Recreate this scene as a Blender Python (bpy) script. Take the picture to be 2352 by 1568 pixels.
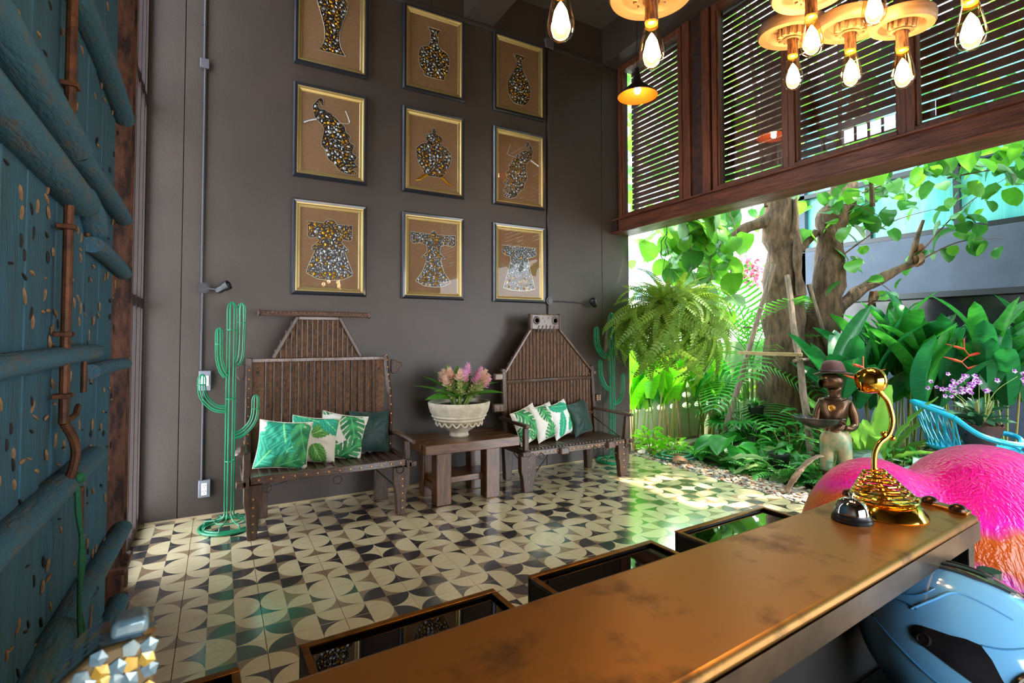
import bpy, math, random
from mathutils import Vector, Matrix, noise
PI = math.pi
S = bpy.context.scene
C = S.collection
for _o in list(bpy.data.objects): bpy.data.objects.remove(_o)
random.seed(7)
R = random.random
def U(a, b): return a + (b - a) * random.random()

# ---------------------------------------------------------------- camera
cam = bpy.data.objects.new('camera', bpy.data.cameras.new('camera')); C.objects.link(cam)
YAW, PITCH, ROLL = .5117, .0303, -.0006
F_ = Vector((math.sin(YAW), math.cos(YAW), 0)); R_ = Vector((math.cos(YAW), -math.sin(YAW), 0)); Z_ = Vector((0, 0, 1))
F2 = F_ * math.cos(PITCH) + Z_ * math.sin(PITCH); U2 = Z_ * math.cos(PITCH) - F_ * math.sin(PITCH)
R3 = R_ * math.cos(ROLL) + U2 * math.sin(ROLL); U3 = U2 * math.cos(ROLL) - R_ * math.sin(ROLL)
mw = Matrix((R3, U3, -F2)).transposed().to_4x4(); mw.translation = (0, 0, 1.5)
cam.matrix_world = mw
cam.data.sensor_width = 36; cam.data.lens = 1196.5 * 36 / 2352; cam.data.shift_y = -47.7 / 2352
cam.data.clip_start = .05; cam.data.clip_end = 200
cam.data.dof.use_dof = True; cam.data.dof.focus_distance = 2.6; cam.data.dof.aperture_fstop = 9
S.camera = cam

# ---------------------------------------------------------------- world, sun, exposure
w = bpy.data.worlds.new('sky'); S.world = w; w.use_nodes = True
nt = w.node_tree; bg = nt.nodes['Background']
tc = nt.nodes.new('ShaderNodeTexCoord'); sp = nt.nodes.new('ShaderNodeSeparateXYZ'); cr = nt.nodes.new('ShaderNodeValToRGB')
nt.links.new(tc.outputs['Generated'], sp.inputs[0]); nt.links.new(sp.outputs['Z'], cr.inputs[0]); nt.links.new(cr.outputs[0], bg.inputs[0])
cr.color_ramp.elements[0].position = 0; cr.color_ramp.elements[0].color = (.90, .95, 1, 1)
cr.color_ramp.elements[1].position = .7; cr.color_ramp.elements[1].color = (.66, .82, 1, 1)
bg.inputs[1].default_value = 7.5
sun = bpy.data.objects.new('sun', bpy.data.lights.new('sun', 'SUN')); C.objects.link(sun)
sun.data.energy = 10; sun.data.angle = .02; sun.data.color = (1, .93, .8)
sun.rotation_euler = Vector((.30, -.30, .9)).to_track_quat('Z', 'Y').to_euler()
S.view_settings.view_transform = 'Standard'; S.view_settings.look = 'None'
S.view_settings.gamma = 1; S.view_settings.use_curve_mapping = False
S.view_settings.exposure = .95
S.cycles.max_bounces = 10; S.cycles.transparent_max_bounces = 24; S.cycles.diffuse_bounces = 5
S.cycles.sample_clamp_indirect = 6; S.cycles.blur_glossy = .5; S.cycles.caustics_refractive = False; S.cycles.caustics_reflective = False

# ---------------------------------------------------------------- mesh helpers
ORG = {}
def setp(o, label=None, cat=None, group=None, kind=None):
    if label: o['label'] = label
    if cat: o['category'] = cat
    if group: o['group'] = group
    if kind: o['kind'] = kind
    return o
def thing(name, label, cat, loc=(0, 0, 0), rz=0, group=None):
    o = bpy.data.objects.new(name, None); C.objects.link(o); o.empty_display_size = .05
    o.location = loc; o.rotation_euler = (0, 0, rz)
    ORG[o] = Vector(loc)
    return setp(o, label, cat, group)
def ident(): return Matrix.Identity(4)
def frame(p, zdir, xdir=None):
    z = Vector(zdir).normalized(); x = Vector(xdir) if xdir is not None else (Vector((1, 0, 0)) if abs(z.x) < .9 else Vector((0, 1, 0)))
    y = z.cross(x).normalized(); x = y.cross(z)
    m = Matrix((x, y, z)).transposed().to_4x4(); m.translation = Vector(p); return m
class MB:
    def __init__(s): s.v = []; s.f = []; s.m = []; s.c = None
    def add(s, vs, fs, mi=0, T=None):
        b = len(s.v)
        if T is not None: vs = [T @ Vector(p) for p in vs]
        s.v += [tuple(p) for p in vs]; s.f += [tuple(i + b for i in f) for f in fs]; s.m += [mi] * len(fs)
        return s
    def box(s, c, d, mi=0, T=None):
        x, y, z = c; a, b, h = d[0] / 2, d[1] / 2, d[2] / 2
        vs = [(x + i * a, y + j * b, z + k * h) for k in (-1, 1) for j in (-1, 1) for i in (-1, 1)]
        return s.add(vs, [(0, 2, 3, 1), (4, 5, 7, 6), (0, 1, 5, 4), (2, 6, 7, 3), (0, 4, 6, 2), (1, 3, 7, 5)], mi, T)
    def bx(s, x0, x1, y0, y1, z0, z1, mi=0, T=None):
        return s.box(((x0 + x1) / 2, (y0 + y1) / 2, (z0 + z1) / 2), (abs(x1 - x0), abs(y1 - y0), abs(z1 - z0)), mi, T)
    def beam(s, p, q, w_, h, mi=0, up=(0, 0, 1)):
        p = Vector(p); q = Vector(q); d = q - p
        T = frame(p, d, Vector(up).cross(d) if Vector(up).cross(d).length > 1e-4 else (1, 0, 0))
        return s.box((0, 0, d.length / 2), (w_, h, d.length), mi, T)
    def tube(s, pts, r, n=8, mi=0, cap=True, closed=False, sq=1.0):
        pts = [Vector(p) for p in pts]; N = len(pts)
        rs = r if isinstance(r, (list, tuple)) else [r] * N
        t0 = (pts[1] - pts[0]).normalized()
        up = Vector((0, 0, 1)) if abs(t0.z) < .9 else Vector((1, 0, 0))
        x = t0.cross(up).normalized(); vs = []
        for i in range(N):
            a = pts[(i - 1) % N] if (closed or i > 0) else pts[i]; b = pts[(i + 1) % N] if (closed or i < N - 1) else pts[i]
            t = (b - a); t = t.normalized() if t.length > 1e-9 else t0
            x = (x - t * x.dot(t)); x = x.normalized() if x.length > 1e-6 else t.orthogonal().normalized()
            y = t.cross(x)
            for k in range(n):
                an = 2 * PI * k / n
                vs.append(pts[i] + (x * math.cos(an) + y * math.sin(an) * sq) * rs[i])
        fs = []
        for i in range(N if closed else N - 1):
            j = (i + 1) % N
            for k in range(n): fs.append((i * n + k, i * n + (k + 1) % n, j * n + (k + 1) % n, j * n + k))
        if cap and not closed: fs.append(tuple(range(n - 1, -1, -1))); fs.append(tuple((N - 1) * n + k for k in range(n)))
        return s.add(vs, fs, mi)
    def cyl(s, p, q, r, n=12, mi=0, r2=None): return s.tube([p, q], [r, r if r2 is None else r2], n, mi)
    def lathe(s, prof, n=24, mi=0, T=None, cap=True):
        vs = []; fs = []; N = len(prof)
        for (r, z) in prof:
            for k in range(n): vs.append((r * math.cos(2 * PI * k / n), r * math.sin(2 * PI * k / n), z))
        for i in range(N - 1):
            for k in range(n): fs.append((i * n + k, i * n + (k + 1) % n, (i + 1) * n + (k + 1) % n, (i + 1) * n + k))
        if cap:
            if prof[0][0] > 1e-5: fs.append(tuple(range(n - 1, -1, -1)))
            if prof[-1][0] > 1e-5: fs.append(tuple((N - 1) * n + k for k in range(n)))
        return s.add(vs, fs, mi, T)
    def prism(s, poly, d0, d1, mi=0, T=None):
        n = len(poly); vs = [(x, y, d0) for x, y in poly] + [(x, y, d1) for x, y in poly]
        fs = [tuple(range(n - 1, -1, -1)), tuple(range(n, 2 * n))] + [(i, (i + 1) % n, n + (i + 1) % n, n + i) for i in range(n)]
        return s.add(vs, fs, mi, T)
    def ball(s, c, r, n=10, m=6, mi=0, T=None):
        r = (r, r, r) if not isinstance(r, (tuple, list)) else r
        vs = [(c[0], c[1], c[2] - r[2])]; fs = []
        for j in range(1, m):
            a = PI * j / m - PI / 2
            for k in range(n): vs.append((c[0] + r[0] * math.cos(a) * math.cos(2 * PI * k / n), c[1] + r[1] * math.cos(a) * math.sin(2 * PI * k / n), c[2] + r[2] * math.sin(a)))
        vs.append((c[0], c[1], c[2] + r[2])); L = len(vs) - 1
        for k in range(n):
            fs.append((0, 1 + (k + 1) % n, 1 + k)); fs.append((L, L - n + k, L - n + (k + 1) % n))
            for j in range(m - 2): fs.append((1 + j * n + k, 1 + j * n + (k + 1) % n, 1 + (j + 1) * n + (k + 1) % n, 1 + (j + 1) * n + k))
        return s.add(vs, fs, mi, T)
    def mesh(s, name, mats, smooth=35, off=None):
        me = bpy.data.meshes.new(name)
        vs = s.v if off is None else [(p[0] - off[0], p[1] - off[1], p[2] - off[2]) for p in s.v]
        me.from_pydata(vs, [], s.f)
        for m in (mats if isinstance(mats, (list, tuple)) else [mats]): me.materials.append(m)
        if len(me.materials) > 1: me.polygons.foreach_set('material_index', s.m)
        if smooth:
            me.polygons.foreach_set('use_smooth', [True] * len(me.polygons))
            me.set_sharp_from_angle(angle=math.radians(smooth))
        me.update(); return me
    def obj(s, name, mats, parent=None, smooth=35, bevel=0, kind=None, label=None, seg=2):
        off = ORG.get(parent) if parent is not None else None
        o = bpy.data.objects.new(name, s.mesh(name, mats, smooth, off)); C.objects.link(o)
        if parent is not None: o.parent = parent; ORG[o] = off if off is not None else Vector((0, 0, 0))
        else: ORG[o] = Vector((0, 0, 0))
        if bevel:
            b = o.modifiers.new('bevel', 'BEVEL'); b.width = bevel; b.segments = seg; b.limit_method = 'ANGLE'
        if name in ('stud', 'pin_hole', 'carved_swag', 'curled_foot'): kind = 'stuff'
        if kind: o['kind'] = kind
        if label: o['label'] = label
        return o
def inst(name, me, parent, T, wpar=True):
    """a part sharing mesh data, placed by world matrix under an unrotated parent"""
    o = bpy.data.objects.new(name, me); C.objects.link(o)
    M_ = T.copy()
    if parent is not None:
        o.parent = parent; M_.translation = M_.translation - ORG.get(parent, Vector((0, 0, 0)))
    o.matrix_local = M_ if parent is not None else T
    ORG[o] = ORG.get(parent, Vector((0, 0, 0)))
    return o
def TRS(loc, rot=(0, 0, 0), sc=1):
    from mathutils import Euler
    sc = (sc, sc, sc) if not isinstance(sc, (tuple, list)) else sc
    return Matrix.Translation(Vector(loc)) @ Euler(rot).to_matrix().to_4x4() @ Matrix.Diagonal((*sc, 1))
def copy_tree(o, loc=None, rz=None, label=None):
    c = o.copy(); C.objects.link(c)
    if loc is not None: c.location = loc
    if rz is not None: c.rotation_euler = (0, 0, rz)
    if label: c['label'] = label
    ORG[c] = Vector(c.location)
    for ch in list(o.children):
        d = copy_tree(ch); d.parent = c; d.matrix_parent_inverse = ch.matrix_parent_inverse
    return c
def spline(pts, n=6):
    pts = [Vector(p) for p in pts]; out = []
    for i in range(len(pts) - 1):
        a = pts[max(i - 1, 0)]; b = pts[i]; c = pts[i + 1]; d = pts[min(i + 2, len(pts) - 1)]
        for k in range(n):
            t = k / n
            out.append(.5 * ((2 * b) + (c - a) * t + (2 * a - 5 * b + 4 * c - d) * t * t + (3 * b - a - 3 * c + d) * t ** 3))
    out.append(pts[-1]); return out

# ---------------------------------------------------------------- materials
def hx(h):
    h = h.lstrip('#'); c = [int(h[i:i + 2], 16) / 255 for i in (0, 2, 4)]
    return tuple((x / 12.92 if x <= .04045 else ((x + .055) / 1.055) ** 2.4) for x in c)
def mat(name, col, rough=.5, metal=0, col2=None, scale=6, st=(1, 1, 1), bump=0, bs=None, lo=.35, hi=.65, coat=0, croug=.08, emit=0, ecol=None, trans=0, spec=.5, detail=5, rough2=None, attr=None, tl=0, aniso=0, world=False):
    m = bpy.data.materials.new(name); m.use_nodes = True; n = m.node_tree; L = n.links; P = n.nodes['Principled BSDF']
    col = hx(col) if isinstance(col, str) else col
    P.inputs['Base Color'].default_value = (*col, 1); P.inputs['Roughness'].default_value = rough; P.inputs['Metallic'].default_value = metal
    P.inputs['Specular IOR Level'].default_value = spec; P.inputs['Coat Weight'].default_value = coat; P.inputs['Coat Roughness'].default_value = croug; P.inputs['Coat IOR'].default_value = 2.1 if name.startswith('tile_') else 1.5
    P.inputs['Transmission Weight'].default_value = trans
    src = None
    if col2 is not None or bump:
        t = n.nodes.new('ShaderNodeTexCoord'); mp = n.nodes.new('ShaderNodeMapping'); mp.inputs['Scale'].default_value = st
        if world: g = n.nodes.new('ShaderNodeNewGeometry'); L.new(g.outputs['Position'], mp.inputs[0])
        else: L.new(t.outputs['Object'], mp.inputs[0])
    if col2 is not None:
        col2 = hx(col2) if isinstance(col2, str) else col2
        nz = n.nodes.new('ShaderNodeTexNoise'); nz.inputs['Scale'].default_value = scale; nz.inputs['Detail'].default_value = detail; nz.inputs['Roughness'].default_value = .62
        L.new(mp.outputs[0], nz.inputs[0])
        rp = n.nodes.new('ShaderNodeValToRGB'); rp.color_ramp.elements[0].position = lo; rp.color_ramp.elements[1].position = hi
        rp.color_ramp.elements[0].color = (*col, 1); rp.color_ramp.elements[1].color = (*col2, 1)
        L.new(nz.outputs['Fac'], rp.inputs[0]); L.new(rp.outputs[0], P.inputs['Base Color']); src = rp.outputs[0]
        if rough2 is not None:
            mr = n.nodes.new('ShaderNodeMapRange'); mr.inputs[1].default_value = lo; mr.inputs[2].default_value = hi; mr.inputs[3].default_value = rough; mr.inputs[4].default_value = rough2
            L.new(nz.outputs['Fac'], mr.inputs[0]); L.new(mr.outputs[0], P.inputs['Roughness'])
    if attr:
        a = n.nodes.new('ShaderNodeAttribute'); a.attribute_name = attr; L.new(a.outputs['Color'], P.inputs['Base Color']); src = a.outputs['Color']
    if bump:
        nb = n.nodes.new('ShaderNodeTexNoise'); nb.inputs['Scale'].default_value = bs or scale * 3; nb.inputs['Detail'].default_value = 4
        L.new(mp.outputs[0], nb.inputs[0]); bp = n.nodes.new('ShaderNodeBump'); bp.inputs['Strength'].default_value = min(bump, 1); bp.inputs['Distance'].default_value = .01 * max(1, bump)
        L.new(nb.outputs['Fac'], bp.inputs['Height']); L.new(bp.outputs[0], P.inputs['Normal'])
    if emit:
        P.inputs['Emission Color'].default_value = (*(hx(ecol) if isinstance(ecol, str) else (ecol or col)), 1); P.inputs['Emission Strength'].default_value = emit
    if tl:
        out = n.nodes['Material Output']; tr = n.nodes.new('ShaderNodeBsdfTranslucent'); mx = n.nodes.new('ShaderNodeMixShader'); mx.inputs[0].default_value = tl
        tr.inputs[0].default_value = (*[min(1, c * 1.6) for c in col], 1)
        if src is not None:
            hs = n.nodes.new('ShaderNodeHueSaturation'); hs.inputs['Value'].default_value = 1.7; hs.inputs['Hue'].default_value = .485; L.new(src, hs.inputs['Color']); L.new(hs.outputs[0], tr.inputs[0])
        L.new(P.outputs[0], mx.inputs[1]); L.new(tr.outputs[0], mx.inputs[2]); L.new(mx.outputs[0], out.inputs[0])
    return m
def glassmat(name, tint=(1, 1, 1), refl=.06, rough=0.0, facing=True):
    m = bpy.data.materials.new(name); m.use_nodes = True; n = m.node_tree; L = n.links
    for x in list(n.nodes): n.nodes.remove(x)
    out = n.nodes.new('ShaderNodeOutputMaterial'); tr = n.nodes.new('ShaderNodeBsdfTransparent'); gl = n.nodes.new('ShaderNodeBsdfGlossy'); mx = n.nodes.new('ShaderNodeMixShader')
    tr.inputs[0].default_value = (*tint, 1); gl.inputs['Roughness'].default_value = rough
    fr = n.nodes.new('ShaderNodeLayerWeight'); fr.inputs[0].default_value = .5
    pw = n.nodes.new('ShaderNodeMath'); pw.operation = 'POWER'; pw.inputs[1].default_value = 4.5; L.new(fr.outputs['Facing'], pw.inputs[0])
    ma = n.nodes.new('ShaderNodeMath'); ma.operation = 'MULTIPLY_ADD'; ma.inputs[1].default_value = .9; ma.inputs[2].default_value = .045 + refl; ma.use_clamp = True
    L.new(pw.outputs[0], ma.inputs[0]); L.new(ma.outputs[0], mx.inputs[0]); L.new(tr.outputs[0], mx.inputs[1]); L.new(gl.outputs[0], mx.inputs[2]); L.new(mx.outputs[0], out.inputs[0])
    return m
M = {}
M['wall'] = mat('charcoal_paint', '#453a34', .5, col2='#3d342f', scale=2, bump=.12, bs=60)
M['wall_trim'] = mat('charcoal_trim', '#3f3733', .5)
M['ceil'] = mat('ceiling_paint', '#4e443c', .6)
M['cream'] = mat('tile_cream', '#ecd3a6', .28, coat=1, croug=.16, col2='#d6bb8c', scale=14, st=(1, 2.5, 1), lo=.3, hi=.75, world=True, detail=8, bump=.02, bs=9)
M['tbrown'] = mat('tile_brown', '#9c7c5b', .28, coat=1, croug=.16, col2='#8a6c4c', scale=14, world=True)
M['tblack'] = mat('tile_black', '#2e2a2c', .26, coat=1, croug=.16, col2='#3d3a3a', scale=18, lo=.4, hi=.8, world=True, detail=8)
M['grout'] = mat('grout', '#b39b78', .8)
M['plain_floor'] = mat('plain_floor', '#a89878', .3)
M['rust'] = mat('rusty_steel', '#6d4534', .6, .3, col2='#2e1a15', scale=9, st=(2, 2, .7), bump=.5, bs=40, lo=.42, hi=.62)
M['rust_edge'] = mat('rust_edge', '#4a2c1e', .55, .2, col2='#241612', scale=12, bump=.3)
M['wframe'] = mat('brown_window_wood', '#78432a', .42, col2='#4a2616', scale=8, st=(6, 6, .6), bump=.2)
M['wframe_l'] = mat('dark_window_wood', '#2c1610', .5, col2='#1c0e0a', scale=8, st=(6, 6, .6))
M['beamsteel'] = mat('brown_beam', '#7d4a34', .36, .15, col2='#4a281c', scale=6, st=(3, .5, 6), bump=.5, bs=26, rough2=.5)
M['slat'] = mat('slat_brown', '#6a473a', .55, col2='#4c3228', scale=5, st=(6, .6, 3))
M['glass'] = glassmat('window_glass', refl=.02)
M['pglass'] = glassmat('picture_glass', refl=-.025)
M['blackframe'] = mat('black_frame', '#20222a', .32, coat=.3)
M['gold'] = mat('gold_liner', '#b8a06a', .4, .6, col2='#a68e58', scale=3)
M['canvas'] = mat('brown_canvas', '#8c6a4a', .8, col2='#795a3c', scale=40, st=(1, 1, 6), bump=.3, bs=160)
M['artblack'] = mat('art_ground', '#232126', .4)
M['jgold'] = mat('gold_charm', '#c08a1e', .3, .85)
M['jsilv'] = mat('silver_charm', '#b9bcc0', .32, .8)
M['silverline'] = mat('silver_cord', '#b9b09c', .4, .6)
M['pipe'] = mat('grey_pipe', '#3d3b40', .4, .1)
M['boxp'] = mat('junction_plastic', '#55525a', .45)
M['grey'] = mat('grey_plate', '#7c8088', .45)
M['white'] = mat('white_plastic', '#e4e6e4', .35)
M['blackp'] = mat('black_plastic', '#16161a', .35)
M['lens'] = mat('lens_silver', '#c8ccd0', .15, .9)
M['cactus'] = mat('green_wire', '#0e7a4c', .35, col2='#239a6e', scale=5, lo=.4, hi=.7, coat=.3)
M['oldwood'] = mat('dark_carved_wood', '#5a3b27', .42, col2='#2f1d14', scale=7, st=(5, 5, 1), bump=.7, bs=22, coat=.15)
M['oldwood_h'] = mat('dark_seat_wood', '#64473a', .34, col2='#402a20', scale=7, st=(2, 5, 5), bump=.6, bs=22, coat=.4)
M['warmwood'] = mat('rib_panel_wood', '#7a4f2b', .5, col2='#402817', scale=9, st=(4, 4, 3), bump=.9, bs=30)
M['stud'] = mat('brass_stud', '#c48a4e', .3, .8)
M['iron'] = mat('iron', '#3c3532', .5, .7)
M['tablewood'] = mat('table_wood', '#744a27', .33, col2='#3f2614', scale=5, st=(1.2, 6, 6), bump=.15, coat=.25)
M['tableleg'] = mat('table_leg_wood', '#704626', .36, col2='#3a2412', scale=5, st=(6, 6, 1.0), bump=.15, coat=.2)
M['stone'] = mat('carved_stone', '#c9bda6', .85, col2='#9f9280', scale=12, bump=.8, bs=30, lo=.4, hi=.75)
M['soil'] = mat('soil', '#3b2a1e', .95, col2='#231812', scale=30, bump=.8)
M['copper'] = mat('aged_copper_top', '#a8763c', .36, .8, col2='#4a3826', scale=9, lo=.52, hi=.74, bump=.03, bs=12, detail=10, rough2=.5)
M['copper_side'] = mat('aged_copper_edge', '#6e5a48', .35, .75, col2='#40332b', scale=6)
M['darkin'] = mat('desk_inside', '#15100d', .6)
M['boxsteel'] = mat('box_steel', '#33271f', .4, .5, col2='#1b1512', scale=9, bump=.3)
M['rim'] = mat('brass_rim', '#9a6a24', .35, .75, col2='#5a3a16', scale=14)
M['blackglass'] = mat('black_water_glass', '#050506', .02, spec=.9)
M['bolt'] = mat('bronze_bolt', '#4a342a', .28, .85)
M['chrome'] = mat('chrome', '#d6d8dc', .05, 1)
M['brass'] = mat('polished_gold', '#ffc94f', .09, 1)
M['brassd'] = mat('polished_gold_dim', '#e0a93a', .14, 1)
# ---------------------------------------------------------------- room shell
WY = 5.105
def struct(name, mb, mats, **k): return mb.obj(name, mats, None, kind='structure', **k)
fl = struct('floor', MB().bx(-.62, 4.585, -2.3, 5.12, -.12, -.012).bx(-.62, 4.585, -2.3, 1.30, -.012, 0), M['grout'])
fl['label'] = 'floor of patterned cream, black and brown cement tiles'
PX, PY, GX, GY = .385, .398, -.163, 2.891
PAT = [[('FL', 0, 2), ('NL', 0, 1), ('FL', 0, 2)], [('FR', 0, 1), ('NR', 2, 1), ('FR', 0, 1)], [('FL', 0, 2), ('NL', 0, 1), ('FL', 2, 0)]]
def tile_mesh(mx, my, cols=3, rows=3):
    mb = MB(); g = .0016; cw, ch = PX / 3, PY / 3; H = 0.0
    for r in range(3 - rows if not my else 0, 3 if not my else rows):
        for c in range(cols if not mx else 3):
            k, a, b = PAT[r][c]
            x0, x1 = c * cw, (c + 1) * cw; y1, y0 = PY - r * ch, PY - (r + 1) * ch
            if mx: x0, x1 = PX - x1, PX - x0; k = k[0] + ('R' if k[1] == 'L' else 'L')
            if my: y0, y1 = PY - y1, PY - y0; k = ('N' if k[0] == 'F' else 'F') + k[1]
            x0 = max(x0, g); x1 = min(x1, PX - g); y0 = max(y0, g); y1 = min(y1, PY - g)
            cx, ex = (x0, x1) if k[1] == 'L' else (x1, x0); cy, ey = (y1, y0) if k[0] == 'F' else (y0, y1)
            n = 8; arc = [(cx + (ex - cx) * math.cos(PI / 2 * i / n), cy + (ey - cy) * math.sin(PI / 2 * i / n)) for i in range(n + 1)]
            ins = [(cx, cy)] + arc; out = [(ex, ey)] + arc[::-1]
            for poly, mi in ((ins, a), (out, b)):
                ar = sum(poly[i][0] * poly[(i + 1) % len(poly)][1] - poly[(i + 1) % len(poly)][0] * poly[i][1] for i in range(len(poly)))
                if ar < 0: poly = poly[::-1]
                if mi == b: # fan the concave side from its outer corner
                    vs = [(x, y, H) for x, y in ([(ex, ey)] + [p for p in (arc if ar >= 0 else arc)])]
                    fs = [(0, i, i + 1) for i in range(1, len(vs) - 1)]
                    tst = (vs[1][0] - vs[0][0]) * (vs[-1][1] - vs[0][1]) - (vs[-1][0] - vs[0][0]) * (vs[1][1] - vs[0][1])
                    if tst < 0: fs = [f[::-1] for f in fs]
                    mb.add(vs, fs, mi)
                else: mb.add([(x, y, H) for x, y in poly], [tuple(range(len(poly)))], mi)
    X1 = PX - g if cols == 3 or mx else cols * cw
    Y0 = g if rows == 3 or my else (3 - rows) * ch
    Y1 = PY - g if rows == 3 or not my else rows * ch
    q = [(g, Y0), (X1, Y0), (X1, Y1), (g, Y1)]
    mb.add([(x, y, 0) for x, y in q] + [(x, y, -.011) for x, y in q], [(i, i + 4, (i + 1) % 4 + 4, (i + 1) % 4) for i in range(4)], 0)
    return mb
tcache = {}
for i in range(-1, 13):
    for j in range(-4, 6):
        cols = 1 if i == 12 else 3; rows = 3; mx, my = bool(i % 2), bool(j % 2)
        if j == 5: rows = 2
        key = (mx, my, cols, rows)
        x = GX + PX * i; y = GY + PY * j
        if j == 5 and not my: y = GY + PY * j - PY / 3
        if key not in tcache: tcache[key] = tile_mesh(*key).mesh('tile', [M['cream'], M['tbrown'], M['tblack']], 0)
        inst('tile', tcache[key], fl, TRS((x, y, U(-.0006, .0004)), (U(-.001, .001), U(-.001, .001), 0)))

# back wall: backing and its panels with open joints
wb = struct('wall_back', MB().bx(-.75, 4.60, WY + .012, WY + .2, -.12, 5.6), M['wall_trim'])
for a, b in ((-.75, -.281), (-.281, 3.33), (3.33, 4.159), (4.159, 4.598)):
    MB().bx(a + .003, b - .003, WY, WY + .02, .002, 4.925).obj('panel', M['wall'], wb, bevel=.002)
for a, b in ((-.75, 1.9), (1.9, 4.17)):
    MB().bx(a + .003, b - .003, WY - .006, WY + .02, 4.93, 5.4).obj('panel', M['wall'], wb, bevel=.002)
tr = struct('trim_1', MB().bx(-.5, 4.17, WY - .03, WY, 4.905, 4.945).bx(-.5, 4.17, WY - .018, WY, 4.945, 4.965), M['wall_trim'], bevel=.004)
bb = struct('trim_2', MB().bx(-.5, 4.585, WY - .012, WY, 0, .012), M['grout'])
# ceiling with its beams and the bulkhead over the louvred windows
ce = struct('ceiling', MB().bx(-.75, 5.0, -2.4, 5.3, 5.386, 5.55), M['ceil'])
ce['label'] = 'dark painted ceiling with wide boxed beams'
MB().bx(2.262, 2.612, -2.3, WY - .001, 4.95, 5.386).obj('ceiling_beam', M['wall'], ce, bevel=.004)
MB().bx(-.2, .15, -2.3, WY - .001, 4.95, 5.386).obj('ceiling_beam', M['wall'], ce, bevel=.004)
MB().bx(4.17, 4.70, -2.3, WY - .001, 4.93, 5.386).obj('bulkhead', M['wall'], ce, bevel=.004)
# right wall: beam, post, windows, glass and louvres; its lower half is open to the garden
RX = 4.46
wr = struct('wall_right', MB().bx(4.42, 4.60, 3.62, 4.02, 2.97, 4.93), M['rust_edge'], bevel=.01)
wr['label'] = 'upper right wall of glazed panels and brown louvres above the garden opening'
for (a, b) in ((3.64, 3.74), (3.90, 4.0)): MB().bx(4.385, 4.425, a, b, 2.97, 4.93).obj('post_flange', M['wframe'], wr, bevel=.006)
bm = MB()
bm.bx(4.306, 4.60, -2.3, WY, 2.955, 2.975).bx(4.306, 4.60, -2.3, WY, 2.79, 2.815).bx(4.345, 4.56, -2.3, WY, 2.81, 2.957)
beam = struct('trim_3', bm, M['beamsteel'], bevel=.004); beam['label'] = 'rough brown steel lintel beam across the garden opening'
MB().bx(4.312, 4.345, WY - .10, WY - .001, 2.815, 2.955).obj('end_plate', M['rust_edge'], beam)
for k, (a, b, n) in enumerate(((4.02, 5.07, 1), (2.80, 3.62, 2), (1.89, 2.80, 3), (.95, 1.89, 4), (-.2, .95, 5), (-1.3, -.2, 6), (-2.3, -1.3, 7))):
    z0, z1 = 2.975, 4.93; t = .055
    f = MB(); f.bx(4.40, 4.48, a, a + t, z0, z1).bx(4.40, 4.48, b - t, b, z0, z1).bx(4.40, 4.48, a + t, b - t, z0, z0 + t).bx(4.40, 4.48, a + t, b - t, z1 - .07, z1)
    wo = f.obj('window_%d' % n, M['wframe'], None, bevel=.004); wo['kind'] = 'structure'
    g = MB()
    for (p, q) in ((a + t, a + t + .018), (b - t - .018, b - t)): g.bx(4.42, 4.47, p, q, z0 + t, z1 - .07)
    g.bx(4.42, 4.47, a + t, b - t, z0 + t, z0 + t + .015); g.obj('window_bead', M['wframe'], wo, bevel=.002)
    MB().bx(4.447, 4.453, a + t, b - t, z0 + t, z1 - .07).obj('pane', M['glass'], wo, smooth=0)
ls = struct('wall_louvre', MB().bx(4.66, 4.70, 5.02, 5.07, 2.95, 4.93).bx(4.66, 4.70, -2.3, -2.25, 2.95, 4.93), M['slat'])
ls['label'] = 'outer screen of horizontal brown louvre slats'
sm = MB().bx(0, .016, -2.3, 5.07, 0, .053).mesh('slat', M['slat'], 35)
for k in range(28):
    T = TRS((4.63, U(-.004, .004), 3.0 + k * .0692), (0, U(.03, .07), 0)); inst('slat', sm, ls, T)
# left wall: rusty column, slim glazed frame beyond it, solid wall behind the blue door
lw = struct('wall_left', MB().bx(-.75, -.60, -2.3, 3.66, -.12, 5.55), M['wall'])
lw['label'] = 'dark left wall behind the blue door'
col = struct('trim_4', MB().bx(-.64, -.462, 3.70, 3.715, 0, 5.38).bx(-.64, -.470, 3.90, 3.915, 0, 5.38).bx(-.56, -.545, 3.715, 3.90, 0, 5.38), M['rust'], bevel=.003)
col['label'] = 'rusty steel column beside the blue door'
MB().bx(-.64, -.455, 3.67, 3.72, 0, .16).bx(-.64, -.44, 3.66, 3.94, .16, .20).bx(-.64, -.46, 3.89, 3.93, 0, .16).obj('base_plate', M['rust'], col, bevel=.008)
fr = MB()
for (a, b) in ((3.93, 3.99), (5.03, 5.10)): fr.bx(-.57, -.53, a, b, 0, 5.386)
for z in (0, .06, .1): pass
fr.bx(-.57, -.53, 3.99, 5.03, 0, .07).bx(-.57, -.53, 3.99, 5.03, 1.72, 1.80).bx(-.57, -.53, 3.99, 5.03, 3.35, 3.43).bx(-.57, -.53, 3.99, 5.03, 5.3, 5.386)
wl = fr.obj('window_8', M['wframe_l'], None, bevel=.004); wl['kind'] = 'structure'
for (a, b) in ((.07, 1.72), (1.80, 3.35), (3.43, 5.3)): MB().bx(-.552, -.546, 3.99, 5.03, a, b).obj('pane', M['glass'], wl, smooth=0)
for k in range(4):
    y = 4.16 + k * .21; MB().bx(-.555, -.522, y, y + .03, .07, 5.3).obj('glazing_bar', M['wframe_l'], wl)
ls2 = struct('trim_5', MB().bx(-.80, -.76, 3.70, 3.74, 0, 5.4).bx(-.80, -.76, 5.16, 5.2, 0, 5.4), M['slat'])
ls2['label'] = 'louvre screen outside the left window'
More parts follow.
